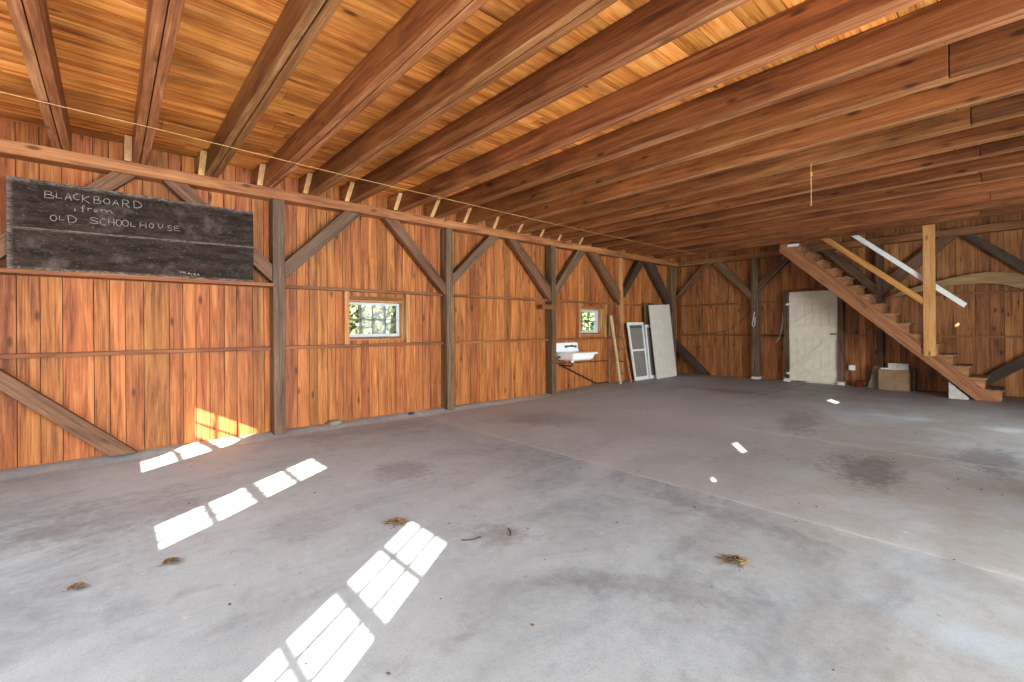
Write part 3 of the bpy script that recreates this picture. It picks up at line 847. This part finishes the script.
# ---------------------------------------------------------------- staircase
SY0, SY1 = 10.25, 10.92
t = thing('staircase', 'open wooden staircase climbing left along the far wall to the loft', 'staircase', (-0.35, 10.5, 0.08))
slope = (2.965 - 0.088) / (-3.10 + 0.25)


def sline(x, z_at):   # stringer edges
    return z_at + slope * (x + 0.25)


def plank_on_slope(name, pts, y0, y1, mat):
    P = [Vector((a, y0, c)) for a, c in pts]
    ux = Vector((-1, 0, 1.0)).normalized()
    un = Vector((0, 1, 0))
    uy = un.cross(ux)
    o0 = P[0]
    m4 = Matrix(((ux.x, uy.x, un.x, o0.x), (ux.y, uy.y, un.y, o0.y), (ux.z, uy.z, un.z, o0.z), (0, 0, 0, 1)))
    b = MB().prism(P, (0, y1 - y0, 0))
    inv = m4.inverted()
    b.v = [tuple(inv @ Vector(v)) for v in b.v]
    o = b.obj(name, mat, None, bevel=0.003)
    o.parent = t
    o.matrix_parent_inverse = Matrix.Identity(4)
    o.matrix_local = Matrix.Translation(-t.location) @ m4
    return o


plank_on_slope('stringer', [(-0.49, 0.085), (-0.235, 0.085), (-3.085, 2.953), (-3.27, 2.953), (-3.29, 2.80)], SY0, SY0 + 0.035, 'stair')
NS = 16
nose = [(-0.178 - 0.1805 * k, 0.266 + 0.176 * k) for k in range(NS)]
# sawtooth carriages under the treads, one behind the outer plank and one against the wall side
pts = [(-0.215, 0.085)]
for k in range(NS):
    x, z = nose[k]
    pts.append((x - 0.028, z - 0.03))
    xn = nose[k + 1][0] if k + 1 < NS else x - 0.1805
    pts.append((xn - 0.028, z - 0.03))
pts += [(pts[-1][0] - 0.05, pts[-1][1] - 0.2), (-0.52, 0.085)]
for y0 in (SY0 + 0.037, SY1 - 0.04):
    b = MB()
    # sawtooth as separate step triangles joined to a sloping web, one closed strip
    n = len(pts)
    for k in range(NS):
        x, z = nose[k]
        xa, xb = x - 0.028, x - 0.028 - 0.1805
        zl = z - 0.03 - 0.176 - 0.14
        q = [(xa, max(0.085, z - 0.03 - 0.176 - 0.10)), (xa, z - 0.03), (xb, z - 0.03), (xb, max(0.085, z - 0.03 - 0.10))]
        b.prism([(a, y0, c) for a, c in q], (0, 0.036, 0))
    bmn = b.obj('carriage', 'stair', t)
for k in range(NS):
    x, z = nose[k]
    xb = x - 0.028 - 0.1805
    MB().box(xb - 0.004, x, SY0 + 0.02, SY1, z - 0.029, z).obj('tread', 'tread', t, bevel=0.005)
    zb = 0.085 if k == 0 else nose[k - 1][1] + 0.001
    MB().box(x - 0.045, x - 0.029, SY0 + 0.074, SY1 - 0.042, zb, z - 0.03).obj('riser', 'stair', t)
MB().box(-1.095, -0.945, SY0 - 0.043, SY0 - 0.001, 0.765, 2.95).obj('newel_post', 'light_z', t, bevel=0.003)
MB().box(-1.13, -0.90, SY0 - 0.05, SY0 + 0.06, 2.9515, 2.962)
# sloping pale handrail, fixed under the last joist and to the newel post
P = [(-1.096, 1.62), (-1.096, 1.745), (-2.42, 2.953), (-2.56, 2.953)]
plank_on_slope('handrail', [P[1], P[0], P[3], P[2]], SY0 - 0.03, SY0 + 0.01, 'light_x')
o = plank_on_slope('painted_handrail', [(-0.62, 1.56), (-0.58, 1.625), (-1.99, 2.95), (-2.10, 2.95)], SY0 + 0.06, SY0 + 0.10, 'white')
o['label'] = 'white painted handrail'
for k in range(3):
    MB().box(-3.13 + k * 0.0, -2.94, SY0 - 0.02, SY0 + 0.10, 2.875, 2.925).obj('trim_block', 'white', t) if k == 0 else None
P = [Vector((-0.80, SY0 + 0.075, 0.085)), Vector((-0.58, SY0 + 0.075, 0.085)), Vector((-0.80, SY0 + 0.075, 0.345))]
o = MB().prism([(-0.80, SY0 + 0.003, 0.075), (-0.56, SY0 + 0.003, 0.075), (-0.575, SY0 + 0.003, 0.12), (-0.80, SY0 + 0.003, 0.35)], (0, 0.25, 0)).obj('footing_block', 'concrete', t, bevel=0.008)
o['label'] = 'pale concrete block under the stair foot'

# ---------------------------------------------------------------- blackboard
t = thing('blackboard', 'long black schoolhouse blackboard with chalk writing, resting on the left wall girt', 'blackboard', (-5.855, 0.28, 1.828))
BX0, BX1 = -5.868, -5.842
MB().hexa([(BX0, -0.669, 1.8285), (BX0, 1.23, 1.8285), (BX0, 1.235, 2.220), (BX0, -0.671, 2.184)], [(BX1, -0.669, 1.8285), (BX1, 1.23, 1.8285), (BX1, 1.235, 2.220), (BX1, -0.671, 2.184)]).obj('lower_board', 'black', t, bevel=0.003)
MB().hexa([(BX0, -0.671, 2.189), (BX0, 1.235, 2.225), (BX0, 1.235, 2.629), (BX0, -0.669, 2.634)], [(BX1, -0.671, 2.189), (BX1, 1.235, 2.225), (BX1, 1.235, 2.629), (BX1, -0.669, 2.634)]).obj('upper_board', 'black', t, bevel=0.003)
GL = {'B': [[(0, 0), (0.02, 1), (0.6, 0.95), (0.75, 0.75), (0.55, 0.52), (0.05, 0.5)], [(0.5, 0.52), (0.95, 0.38), (0.9, 0.1), (0.5, 0), (0, 0)]],
      'L': [[(0.05, 1), (0, 0), (1, 0.04)]], 'A': [[(0, 0), (0.5, 1), (1, 0)], [(0.15, 0.36), (0.88, 0.34)]],
      'C': [[(0.95, 0.85), (0.6, 1), (0.15, 0.75), (0, 0.4), (0.25, 0.06), (0.7, 0), (1, 0.15)]],
      'K': [[(0.05, 1), (0, 0.1)], [(0.9, 1), (0.08, 0.5), (1, 0)]],
      'O': [[(0.5, 1), (0.12, 0.8), (0, 0.4), (0.25, 0.04), (0.65, 0), (0.97, 0.35), (0.9, 0.8), (0.5, 1)]],
      'R': [[(0, 0), (0.05, 1), (0.7, 0.95), (0.85, 0.7), (0.6, 0.5), (0.05, 0.48)], [(0.4, 0.48), (1, 0)]],
      'D': [[(0.05, 0), (0, 1), (0.5, 0.95), (0.95, 0.6), (0.9, 0.25), (0.5, 0.02), (0.05, 0)]],
      'f': [[(1, 0.9), (0.75, 1), (0.5, 0.85), (0.45, 0)], [(0, 0.55), (1, 0.6)]], 'r': [[(0, 1), (0.1, 0)], [(0.08, 0.6), (0.5, 0.95), (1, 0.9)]],
      'o': [[(0.5, 1), (0.05, 0.6), (0.3, 0), (0.9, 0.3), (0.85, 0.85), (0.5, 1)]], 'm': [[(0, 1), (0.08, 0.1)], [(0.07, 0.6), (0.3, 1), (0.48, 0.2), (0.5, 0.6), (0.75, 0.95), (0.95, 0.1)]],
      ',': [[(0.2, 1), (0.9, 0.7), (0, 0)]], 'S': [[(1, 0.88), (0.5, 1), (0.05, 0.8), (0.3, 0.55), (0.85, 0.4), (0.95, 0.12), (0.5, 0), (0, 0.1)]],
      'H': [[(0.05, 1), (0, 0)], [(0.9, 1), (0.95, 0)], [(0.02, 0.5), (0.92, 0.5)]], 'U': [[(0, 1), (0.08, 0.3), (0.45, 0), (0.85, 0.25), (1, 1)]],
      'E': [[(0.9, 1), (0.05, 0.96), (0, 0), (1, 0.03)], [(0.03, 0.52), (0.75, 0.54)]], 'W': [[(0, 1), (0.25, 0), (0.5, 0.7), (0.75, 0), (1, 1)]]}
TX = [('B', -0.435, -0.373, 2.483, 2.544), ('L', -0.362, -0.323, 2.494, 2.54), ('A', -0.304, -0.262, 2.486, 2.552), ('C', -0.249, -0.209, 2.5, 2.558), ('K', -0.189, -0.136, 2.481, 2.551), ('B', -0.109, -0.059, 2.49, 2.557), ('O', -0.042, 0.006, 2.499, 2.551), ('A', 0.023, 0.07, 2.494, 2.551), ('R', 0.097, 0.15, 2.489, 2.563), ('D', 0.181, 0.245, 2.498, 2.567),
      ('f', -0.2, -0.172, 2.396, 2.457), ('r', -0.153, -0.123, 2.41, 2.438), ('o', -0.109, -0.085, 2.407, 2.431), ('m', -0.061, 0.026, 2.41, 2.445), (',', -0.245, -0.233, 2.392, 2.417),
      ('O', -0.402, -0.359, 2.281, 2.333), ('L', -0.343, -0.308, 2.296, 2.334), ('D', -0.285, -0.227, 2.283, 2.348), ('S', -0.142, -0.079, 2.296, 2.353), ('C', -0.067, -0.027, 2.29, 2.355), ('H', -0.006, 0.036, 2.296, 2.363), ('O', 0.047, 0.09, 2.297, 2.363), ('O', 0.094, 0.141, 2.302, 2.366), ('L', 0.157, 0.195, 2.31, 2.35),
      ('H', 0.227, 0.278, 2.307, 2.36), ('O', 0.299, 0.336, 2.316, 2.361), ('U', 0.371, 0.41, 2.321, 2.367), ('S', 0.446, 0.486, 2.307, 2.363), ('E', 0.503, 0.552, 2.316, 2.366)]
SM = [('W', 0.546, 0.572, 1.877, 1.901), ('K', 0.579, 0.602, 1.874, 1.894), ('A', 0.613, 0.635, 1.87, 1.889), ('L', 0.642, 0.657, 1.864, 1.884), ('B', 0.668, 0.686, 1.865, 1.884), ('A', 0.696, 0.717, 1.861, 1.882)]


def chalk(table, rad):
    b = MB()
    for ch, y0, y1, z0, z1 in table:
        for st in GL[ch]:
            pp = []
            for (u, v) in st:
                pp.append((BX1 + 0.0012, y0 + (y1 - y0) * u, z0 + (z1 - z0) * v))
            q = []
            for a, c in zip(pp, pp[1:]):
                for s in (0, 0.5):
                    q.append(tuple(a[i] + (c[i] - a[i]) * s for i in range(3)))
            q.append(pp[-1])
            base = len(b.v)
            b.tube(q, [rad * R.uniform(0.7, 1.2) for _ in q], 6)
            b.v[base:] = [(BX1 + 0.0004 + (vx - BX1 - 0.0012) * 0.12 + 0.0004, vy, vz) for vx, vy, vz in b.v[base:]]
    return b


for nm, a, e in (('chalk_heading', 0, 10), ('chalk_from', 10, 15), ('chalk_old', 15, 18), ('chalk_schoolhouse', 18, 29)):
    chalk(TX[a:e], 0.0030).obj('chalk_lettering', 'chalk', t)
chalk(SM, 0.0028).obj('chalk_signature', 'chalk', t)

# ---------------------------------------------------------------- sink and pipes
t = thing('wall_sink', 'old white enamel sink with backsplash and drainboard, hung on the left wall', 'sink', (-5.72, 6.7, 0.66))


def rrect(x0, x1, y0, y1, z, r, n=5):
    pts = []
    for cx, cy, a0 in ((x1 - r, y1 - r, 0), (x0 + r, y1 - r, 90), (x0 + r, y0 + r, 180), (x1 - r, y0 + r, 270)):
        for j in range(n + 1):
            a = math.radians(a0 + 90 * j / n)
            pts.append((cx + r * math.cos(a), cy + r * math.sin(a), z))
    return pts


SX0, SX1, SA, SB = -6.04, -5.48, 6.40, 7.13
b = MB()
rings = [rrect(SX0 + 0.10, SX1 - 0.06, SA + 0.06, SB - 0.13, 0.665, 0.05), rrect(SX0 + 0.06, SX1 - 0.035, SA + 0.035, SB - 0.10, 0.69, 0.06), rrect(SX0 + 0.03, SX1 - 0.02, SA + 0.02, SB - 0.06, 0.765, 0.06),
         rrect(SX0, SX1, SA, SB, 0.772, 0.05), rrect(SX0, SX1, SA, SB, 0.80, 0.05), rrect(SX0 + 0.02, SX1 - 0.02, SA + 0.02, SB - 0.02, 0.81, 0.045),
         rrect(SX0 + 0.09, SX1 - 0.045, SA + 0.045, SB - 0.30, 0.80, 0.05), rrect(SX0 + 0.11, SX1 - 0.07, SA + 0.07, SB - 0.33, 0.70, 0.05)]
b.loft(rings)
b.obj('basin', 'enamel', t, smooth=False, bevel=0.0)
b = MB()
prof = [(6.41, 0.80), (6.41, 0.965), (6.425, 0.985), (7.05, 0.985), (7.085, 0.975), (7.095, 0.95), (7.095, 0.87), (7.12, 0.83), (7.125, 0.80)]
b.prism([(SX0, a, c) for a, c in prof], (0.06, 0, 0))
splash = b.obj('backsplash', 'enamel', t, bevel=0.008)
b = MB()
xf = SX0 + 0.061
b.tube([(xf, 6.835, 0.912), (xf + 0.05, 6.835, 0.93), (xf + 0.11, 6.835, 0.925), (xf + 0.14, 6.835, 0.90)], 0.013, 8)
b.tube([(xf, 6.70, 0.91), (xf + 0.012, 6.80, 0.916), (xf + 0.012, 6.88, 0.916), (xf, 6.97, 0.905)], 0.016, 8)
b.obj('spout', 'chrome', splash)
for y in (6.70, 6.97):
    c = MB()
    c.tube([(xf, y, 0.91), (xf + 0.05, y, 0.91)], 0.014, 8)
    c.tube([(xf + 0.05, y - 0.035, 0.91), (xf + 0.05, y + 0.035, 0.91)], 0.009, 6)
    c.tube([(xf + 0.05, y, 0.88), (xf + 0.05, y, 0.94)], 0.009, 6)
    c.obj('tap_handle', 'chrome', splash)
MB().tube([(-5.72, 6.62, 0.664), (-5.72, 6.62, 0.61)], 0.025, 10).obj('drain_outlet', 'enamel', t)
MB().box(SX0 + 0.14, SX0 + 0.19, SA + 0.012, SA + 0.03, 0.70, 0.74).obj('overflow_slot', 'chrome', t)
b = MB().tube([(-5.72, 6.62, 0.609), (-5.72, 6.62, 0.565), (-5.75, 6.60, 0.545), (-5.95, 6.58, 0.55), (-6.02, 6.60, 0.55), (-6.02, 6.64, 0.54), (-6.02, 7.73, 0.095), (-6.02, 7.80, 0.085), (-6.02, 8.15, 0.085)], 0.016, 8)
tag(b.obj('drain_pipe', 'iron'), 'dark drain pipe slanting from under the sink down to the floor', 'pipe')
b = MB().tube([(-6.033, 6.40, 0.585), (-6.033, 7.2, 0.57), (-6.033, 8.165, 0.555)], 0.010, 8)
tag(b.obj('supply_pipe', 'iron'), 'thin dark pipe running level on the wall right of the sink', 'pipe')
b = MB().tube([(-6.025, 8.19, 0.02), (-6.025, 8.19, 0.8), (-6.025, 8.205, 1.60)], 0.013, 8)
tag(b.obj('riser_pipe', 'copper'), 'thin upright copper-brown pipe on the wall left of the ladder', 'pipe')

# ---------------------------------------------------------------- leaning things
GZ = 0.08
t = thing('ladder', 'old wooden ladder leaning against the left wall in front of the pale post', 'ladder', (-5.66, 8.3, GZ))
Lf, Lt = Vector((-5.67, 8.11, GZ)), Vector((-5.845, 8.03, 1.535))
Rf, Rt = Vector((-5.67, 8.50, GZ)), Vector((-5.845, 8.29, 1.71))


def bar(b, p, q, w, d, mi=0):
    p, q = Vector(p), Vector(q)
    u = (q - p).normalized()
    s = u.cross(Vector((1, 0, 0)))
    s = s.normalized() * w / 2
    nrm = u.cross(s).normalized() * d / 2
    b.hexa([p - s - nrm, p + s - nrm, p + s + nrm, p - s + nrm], [q - s - nrm, q + s - nrm, q + s + nrm, q - s + nrm], mi)
    return b


bar(MB(), Lf, Lt, 0.055, 0.035).obj('ladder_rail', 'pale', t, bevel=0.004)
bar(MB(), Rf, Rt, 0.05, 0.035).obj('ladder_rail', 'stair', t, bevel=0.004)
for k in range(5):
    a = 0.14 + 0.18 * k
    p, q = Lf.lerp(Lt, a), Rf.lerp(Rt, a * 0.9)
    MB().tube([p, q], 0.013, 8).obj('rung', 'brown_x', t)


def leaning(P):
    """corners BL, BR, TR, TL of a leaning sheet → function of (u, v, depth)"""
    BL, BR_, TR, TL = [Vector(p) for p in P]
    nrm = (BR_ - BL).cross(TL - BL).normalized()
    if nrm.x < 0:
        nrm = -nrm

    def at(u, v, d=0.0):
        return BL.lerp(BR_, u).lerp(TL.lerp(TR, u), v) + nrm * d
    return at


def sheet(b, at, u0, u1, v0, v1, d0, d1, mi=0):
    q = [(u0, v0), (u1, v0), (u1, v1), (u0, v1)]
    b.hexa([at(u, v, d0) for u, v in q], [at(u, v, d1) for u, v in q], mi)
    return b


t = thing('screen_door', 'narrow white-framed screen door leaning on the wall right of the ladder', 'screen door', (-5.75, 9.05, GZ))
at = leaning([(-5.78, 8.80, GZ), (-5.78, 9.36, GZ), (-5.945, 9.385, 1.40), (-5.945, 8.74, 1.39)])
fw, fv = 0.09, 0.05
b = MB()
sheet(b, at, 0, fw, 0, 1, 0, 0.03)
sheet(b, at, 1 - fw, 1, 0, 1, 0, 0.03)
sheet(b, at, fw, 1 - fw, 0, 0.06, 0, 0.03)
sheet(b, at, fw, 1 - fw, 0.955, 1, 0, 0.03)
sheet(b, at, fw, 1 - fw, 0.50, 0.53, 0, 0.03)
sfr = b.obj('door_frame', 'white', t)
sheet(MB(), at, fw, 1 - fw, 0.06, 0.50, 0.012, 0.014).obj('mesh_panel', 'screen', sfr)
sheet(MB(), at, fw, 1 - fw, 0.53, 0.955, 0.012, 0.014).obj('mesh_panel', 'screen', sfr)
sheet(MB(), at, fw, 1 - fw, 0.905, 0.93, 0.016, 0.02).obj('rail_strip', 'dark_wire', sfr)

t = thing('frame_sash', 'narrow white frame half hidden between the screen door and the beadboard panel', 'frame', (-5.77, 9.6, GZ))
at = leaning([(-5.77, 9.40, GZ), (-5.77, 9.92, GZ), (-5.94, 9.99, 1.34), (-5.94, 9.46, 1.34)])
b = MB()
sheet(b, at, 0, 0.1, 0, 1, 0, 0.025)
sheet(b, at, 0.9, 1, 0, 1, 0, 0.025)
sheet(b, at, 0.1, 0.9, 0, 0.06, 0, 0.025)
sheet(b, at, 0.1, 0.9, 0.95, 1, 0, 0.025)
b.obj('frame_border', 'white', t)
sheet(MB(), at, 0.1, 0.9, 0.06, 0.95, 0.008, 0.010).obj('mesh_panel', 'screen', t)
at = leaning([(-5.9635, 9.46, GZ), (-5.9635, 9.80, GZ), (-5.9635, 9.88, 1.87), (-5.9635, 9.50, 1.87)])
o = sheet(MB(), at, 0, 1, 0, 1, 0, 0.018).obj('plank', 'grey', bevel=0.002)
tag(o, 'dark grey plank standing behind the left edge of the beadboard panel', 'plank')

# white beadboard panel: one sheet with milled beads
at = leaning([(-5.64, 9.48, GZ), (-5.66, 10.40, GZ), (-5.905, 10.50, 1.845), (-5.89, 9.56, 1.80)])
b = MB()
n = 10
us = []
for j in range(n):
    u0 = j / n
    us += [(u0, 0.035), (u0 + 0.012, 0.016), (u0 + 0.024, 0.016), (u0 + 0.036, 0.035)]
us.append((1.0, 0.035))
front = [at(u, 0, d) for u, d in us] + [at(1, 0, 0), at(0, 0, 0)]
frt = [at(u, 1, d) for u, d in us] + [at(1, 1, 0), at(0, 1, 0)]
b.loft([front, frt])
tag(b.obj('beadboard_panel', 'panelpaint'), 'tall white beadboard panel leaning in the far left corner', 'panel')

# ---------------------------------------------------------------- small things on and by the far wall
t = thing('open_box', 'brown open box of boards standing under the stairs by the far wall', 'box', (-1.6, 10.95, 0.075))
bx0, bx1, by0, by1, bz0, bz1 = -1.80, -1.36, 10.83, 11.02, 0.075, 0.462
MB().box(bx0, bx1, by0, by0 + 0.02, bz0, bz1).obj('front_panel', 'cardboard', t, bevel=0.003)
MB().box(bx0, bx1, by1 - 0.02, by1, bz0, bz1 + 0.015).obj('rear_panel', 'cardboard', t, bevel=0.003)
for x in (bx0, bx1 - 0.02):
    MB().box(x, x + 0.02, by0 + 0.021, by1 - 0.021, bz0, bz1).obj('side_panel', 'cardboard', t, bevel=0.003)
MB().box(bx0 + 0.021, bx1 - 0.021, by0 + 0.021, by1 - 0.021, bz0, bz0 + 0.02).obj('bottom_panel', 'cardboard', t)
b = MB().hexa([(-1.68, 10.985, 0.10), (-1.385, 10.985, 0.10), (-1.385, 10.995, 0.57), (-1.68, 10.995, 0.57)], [(-1.68, 10.97, 0.10), (-1.385, 10.97, 0.10), (-1.385, 10.98, 0.57), (-1.68, 10.98, 0.57)])
tag(b.obj('white_sheet', 'white'), 'white sheet standing upright at the rear of the brown open box', 'sheet')
b = MB().hexa([(-1.77, 10.86, 0.10), (-1.42, 10.86, 0.10), (-1.42, 10.875, 0.475), (-1.77, 10.875, 0.485)], [(-1.77, 10.90, 0.10), (-1.42, 10.90, 0.10), (-1.42, 10.915, 0.475), (-1.77, 10.915, 0.485)])
tag(b.obj('white_block', 'white'), 'thick white slab inside the brown open box, near its front', 'slab')
b = MB().hexa([(-1.98, 10.93, 0.08), (-1.815, 10.93, 0.08), (-1.815, 11.03, 0.50), (-1.90, 11.03, 0.50)], [(-1.98, 10.955, 0.08), (-1.815, 10.955, 0.08), (-1.815, 11.046, 0.50), (-1.90, 11.046, 0.50)])
tag(b.obj('grey_board', 'greyboard', bevel=0.002), 'grey board leaning on the wall at the left of the brown box', 'board')
b = MB().box(-1.33, -1.29, 10.97, 11.04, 0.08, 0.50)
tag(b.obj('dark_board', 'dark_x', bevel=0.002), 'narrow dark board standing upright at the right of the brown box', 'board')
t = thing('power_outlet', 'white power outlet box low on the far wall between the door and the stairs', 'outlet', (-2.27, 11.2, 0.44))
MB().box(-2.325, -2.22, 11.14, FY - 0.001, 0.385, 0.49).obj('outlet_box', 'white', t, bevel=0.008)
MB().box(-2.31, -2.235, 11.135, 11.1395, 0.40, 0.475).obj('cover_plate', 'enamel', t)
b = MB()
for k in range(6):
    a = R.uniform(0, 6.28)
    b.tube([(-2.14 + 0.05 * math.cos(a + j * 1.1), 11.0 + 0.05 * math.sin(a * 1.3 + j), 0.095 + 0.018 * k + 0.01 * math.sin(j * 2 + k)) for j in range(7)], 0.018, 6)
tag(b.obj('red_cloth', 'red'), 'dull red bundle lying on the floor by the far wall under the outlet', 'cloth')
b = MB()
cp = [(-5.35, 1.115), (-5.1, 1.12), (-4.83, 1.16), (-4.62, 1.24), (-4.45, 1.36), (-4.28, 1.53), (-4.14, 1.70)]
b.tube([(x, FX + 0.085 if x < -4.2 else FX - 0.01, z) for x, z in cp], 0.006, 6)
tag(b.obj('slack_cable', 'dark_wire'), 'slack dark cable drooping from the far post along the wall', 'cable')
b = MB().box(-3.88, -3.50, FX + 0.06, FX + 0.0985, 1.055, 1.095)
tag(b.obj('iron_bar', 'iron'), 'short dark iron bar fixed level on the far wall left of the door', 'bar')
b = MB()
b.tube([(-3.475, FX - 0.01, 1.55), (-3.50, FX - 0.012, 1.3), (-3.53, FX - 0.012, 1.1), (-3.62, FX - 0.008, 0.92), (-3.55, FX - 0.01, 1.0), (-3.50, FX - 0.015, 1.2), (-3.46, FX - 0.01, 1.45)], 0.007, 6)
tag(b.obj('rope_loop', 'wire'), 'thin rope loop hanging beside the left jamb of the cream door', 'rope')
b = MB()
b.tube([(-4.06, FX - 0.012, 1.62), (-4.09, FX - 0.015, 1.45), (-4.11, FX - 0.02, 1.32), (-4.08, FX - 0.025, 1.27), (-4.05, FX - 0.02, 1.33), (-4.05, FX - 0.015, 1.5)], 0.010, 6)
tag(b.obj('hook_rope', 'foot'), 'short whitish rope end tied on the far post', 'rope')
b = MB()
b.tube([(-2.43, FX - 0.01, 1.0), (-2.41, FX - 0.012, 0.75), (-2.36, FX - 0.005, 0.62), (-2.33, FX + 0.09, 0.48)], 0.006, 6)
tag(b.obj('outlet_cable', 'dark_wire'), 'thin dark cable running down the right jamb to the outlet', 'cable')


# ---------------------------------------------------------------- bits on the floor
def leaf_mesh(x, y, s, seed):
    r = random.Random(seed)
    b = MB()
    n = 7
    rows = []
    a = r.uniform(0, 6.28)
    for i in range(n):
        u = i / (n - 1)
        w = math.sin(math.pi * min(1, u * 0.95 + 0.04)) * 0.42 * (1 + 0.25 * math.sin(i * 2.7 + seed))
        for v in (-1, -0.5, 0, 0.5, 1):
            px, py = (u - 0.5) * s, v * w * s
            rows.append((x + px * math.cos(a) - py * math.sin(a), y + px * math.sin(a) + py * math.cos(a),
                         fz(x, y) + 0.003 + s * 0.28 * abs(v) ** 1.5 * r.uniform(0.6, 1.0) + s * 0.06 * math.sin(u * 3.14)))
    fs = [(i * 5 + j, i * 5 + j + 1, (i + 1) * 5 + j + 1, (i + 1) * 5 + j) for i in range(n - 1) for j in range(4)]
    b.add(rows, fs)
    b.tube([rows[2], (rows[2][0] - 0.3 * s * math.cos(a), rows[2][1] - 0.3 * s * math.sin(a), fz(x, y) + 0.006)], 0.0015, 5)
    return b


def solid(o, th=0.0012):
    m = o.modifiers.new('thickness', 'SOLIDIFY')
    m.thickness = th
    return o


tag(solid(leaf_mesh(-3.09, 0.24, 0.075, 3).obj('dry_leaf', 'leaf')), 'curled brown leaf on the floor left of the middle sun patch', 'leaf')
tag(solid(leaf_mesh(-3.10, -0.13, 0.07, 8).obj('dry_leaf', 'leaf')), 'small curled leaf on the floor nearest the lower left edge', 'leaf')
for (x, y, s, sd, nm) in ((-1.03, 2.52, 0.075, 5, 'tangled clump of straw and leaf on the bare floor right of centre'), (-2.72, 1.40, 0.085, 9, 'clump of dry straw at the top edge of the nearest sun patch')):
    r = random.Random(sd)
    t = thing('straw_clump', nm, 'debris', (x, y, fz(x, y)))
    b = MB()
    for k in range(26):
        a = r.uniform(0, 6.28)
        cx, cy = x + r.uniform(-0.5, 0.5) * s, y + r.uniform(-0.5, 0.5) * s
        L = r.uniform(0.3, 0.9) * s
        z = fz(x, y) + r.uniform(0.002, 0.018)
        b.tube([(cx - L * math.cos(a), cy - L * math.sin(a), z), (cx, cy, z + r.uniform(0, 0.012)), (cx + L * math.cos(a + 0.5), cy + L * math.sin(a + 0.5), max(fz(x, y) + 0.002, z - 0.004))], 0.0018, 5)
    o = b.obj('straw', 'straw', t)
    o['kind'] = 'stuff'
    for q in range(2):
        solid(leaf_mesh(x + r.uniform(-0.02, 0.03), y + r.uniform(-0.02, 0.02), s * 0.9, sd * 3 + q).obj('leaf_scrap', 'leaf', t))
for (x, y, ang, L, nm) in ((-2.20, 1.62, 0.9, 0.13, 'thin dark twig on the floor right of the nearest sun patch'), (-2.12, 1.86, 2.3, 0.10, 'short dark twig on the floor beyond the nearest sun patch')):
    b = MB()
    b.tube([(x + (j - 2) * L / 4 * math.cos(ang + 0.15 * j), y + (j - 2) * L / 4 * math.sin(ang + 0.1 * j), fz(x, y) + 0.003) for j in range(5)], 0.003, 5)
    tag(b.obj('twig', 'iron'), nm, 'twig')
b = MB()
r = random.Random(4)
for k in range(170):
    x, y = r.uniform(-5.3, 0.3), r.uniform(0.4, 8.5)
    s = r.uniform(0.002, 0.008)
    z = fz(x, y)
    a = r.uniform(0, 3)
    b.hexa([(x - s, y - s * .6, z), (x + s, y - s * .5, z), (x + s * .8, y + s, z), (x - s * .7, y + s, z)], [(x - s * .6, y - s * .5, z + s * .7), (x + s * .6, y - s * .4, z + s * .8), (x + s * .5, y + s * .5, z + s * .5), (x - s * .5, y + s * .5, z + s * .6)])
tag(b.obj('floor_crumbs', 'leaf'), 'scattered crumbs of dirt and chaff over the concrete floor', 'crumbs', kind='stuff')
for (x, y, s, nm, m) in ((-5.96, 2.20, 0.07, 'broken lump of concrete at the foot of the left wall below the window', 'greyboard'), (-5.93, 3.28, 0.035, 'small dark stone against the left wall near the middle post', 'iron')):
    b = MB()
    r = random.Random(int(s * 1000))
    rings = []
    for zz, k in ((0, 1), (0.35, 1.05), (0.7, 0.7)):
        rings.append([(x + s * k * r.uniform(.8, 1.1) * math.cos(a * math.pi / 4) * 0.8, y + s * k * r.uniform(.8, 1.15) * math.sin(a * math.pi / 4) * 1.4, fz(x, y) - 0.004 + zz * s) for a in range(8)])
    b.loft(rings)
    tag(b.obj('stone', m, bevel=0.004), nm, 'stone')


# ---------------------------------------------------------------- trees outside the windows
def tree(x, y, h, mat, label, seed):
    r = random.Random(seed)
    t = thing('leafy_tree', label, 'tree', (x, y, -0.3), 'trees outside the windows')
    MB().tube([(x, y, -0.3), (x + 0.05, y, h * 0.3), (x - 0.05, y + 0.1, h * 0.75)], [0.16, 0.12, 0.04], 8).obj('tree_trunk', 'trunk', t)
    b = MB()
    for k in range(2600):
        a, e = r.uniform(0, 6.283), r.uniform(-1, 1)
        rr = r.random() ** 0.4
        ce = math.sqrt(1 - e * e)
        px = x + rr * h * 0.36 * ce * math.cos(a)
        py = y + rr * h * 0.36 * ce * math.sin(a)
        pz = h * 0.46 + rr * h * 0.46 * e
        s = r.uniform(0.08, 0.17) * h / 5.0
        u = Vector((r.gauss(0, 1), r.gauss(0, 1), r.gauss(0, 1))).normalized()
        w = u.orthogonal().normalized() * s * 0.6
        c = Vector((px, py, pz))
        u = u * s
        b.add([c - u, c - w, c + u, c + w], [(0, 1, 2, 3)])
    b.obj('foliage', mat, t)


tree(-16.0, 6.2, 5.2, 'foliage', 'pale yellow-green tree seen through the left panes of the window nearest the blackboard', 1)
tree(-19.5, 10.4, 5.8, 'foliage2', 'green leafy tree seen through the right panes of the window nearest the blackboard', 2)
tree(-16.5, 19.2, 5.4, 'foliage2', 'green leafy tree seen through the left panes of the small window above the sink', 3)
tree(-18.5, 23.0, 6.0, 'foliage', 'yellowish tree seen through the right panes of the small window above the sink', 4)
tree(-26.0, 11.9, 7.2, 'foliage3', 'green tree standing farthest back behind the middle panes of the window nearest the blackboard', 5)
tree(-26.0, 32.2, 8.0, 'foliage3', 'green tree standing farthest back outside the small window above the sink', 6)
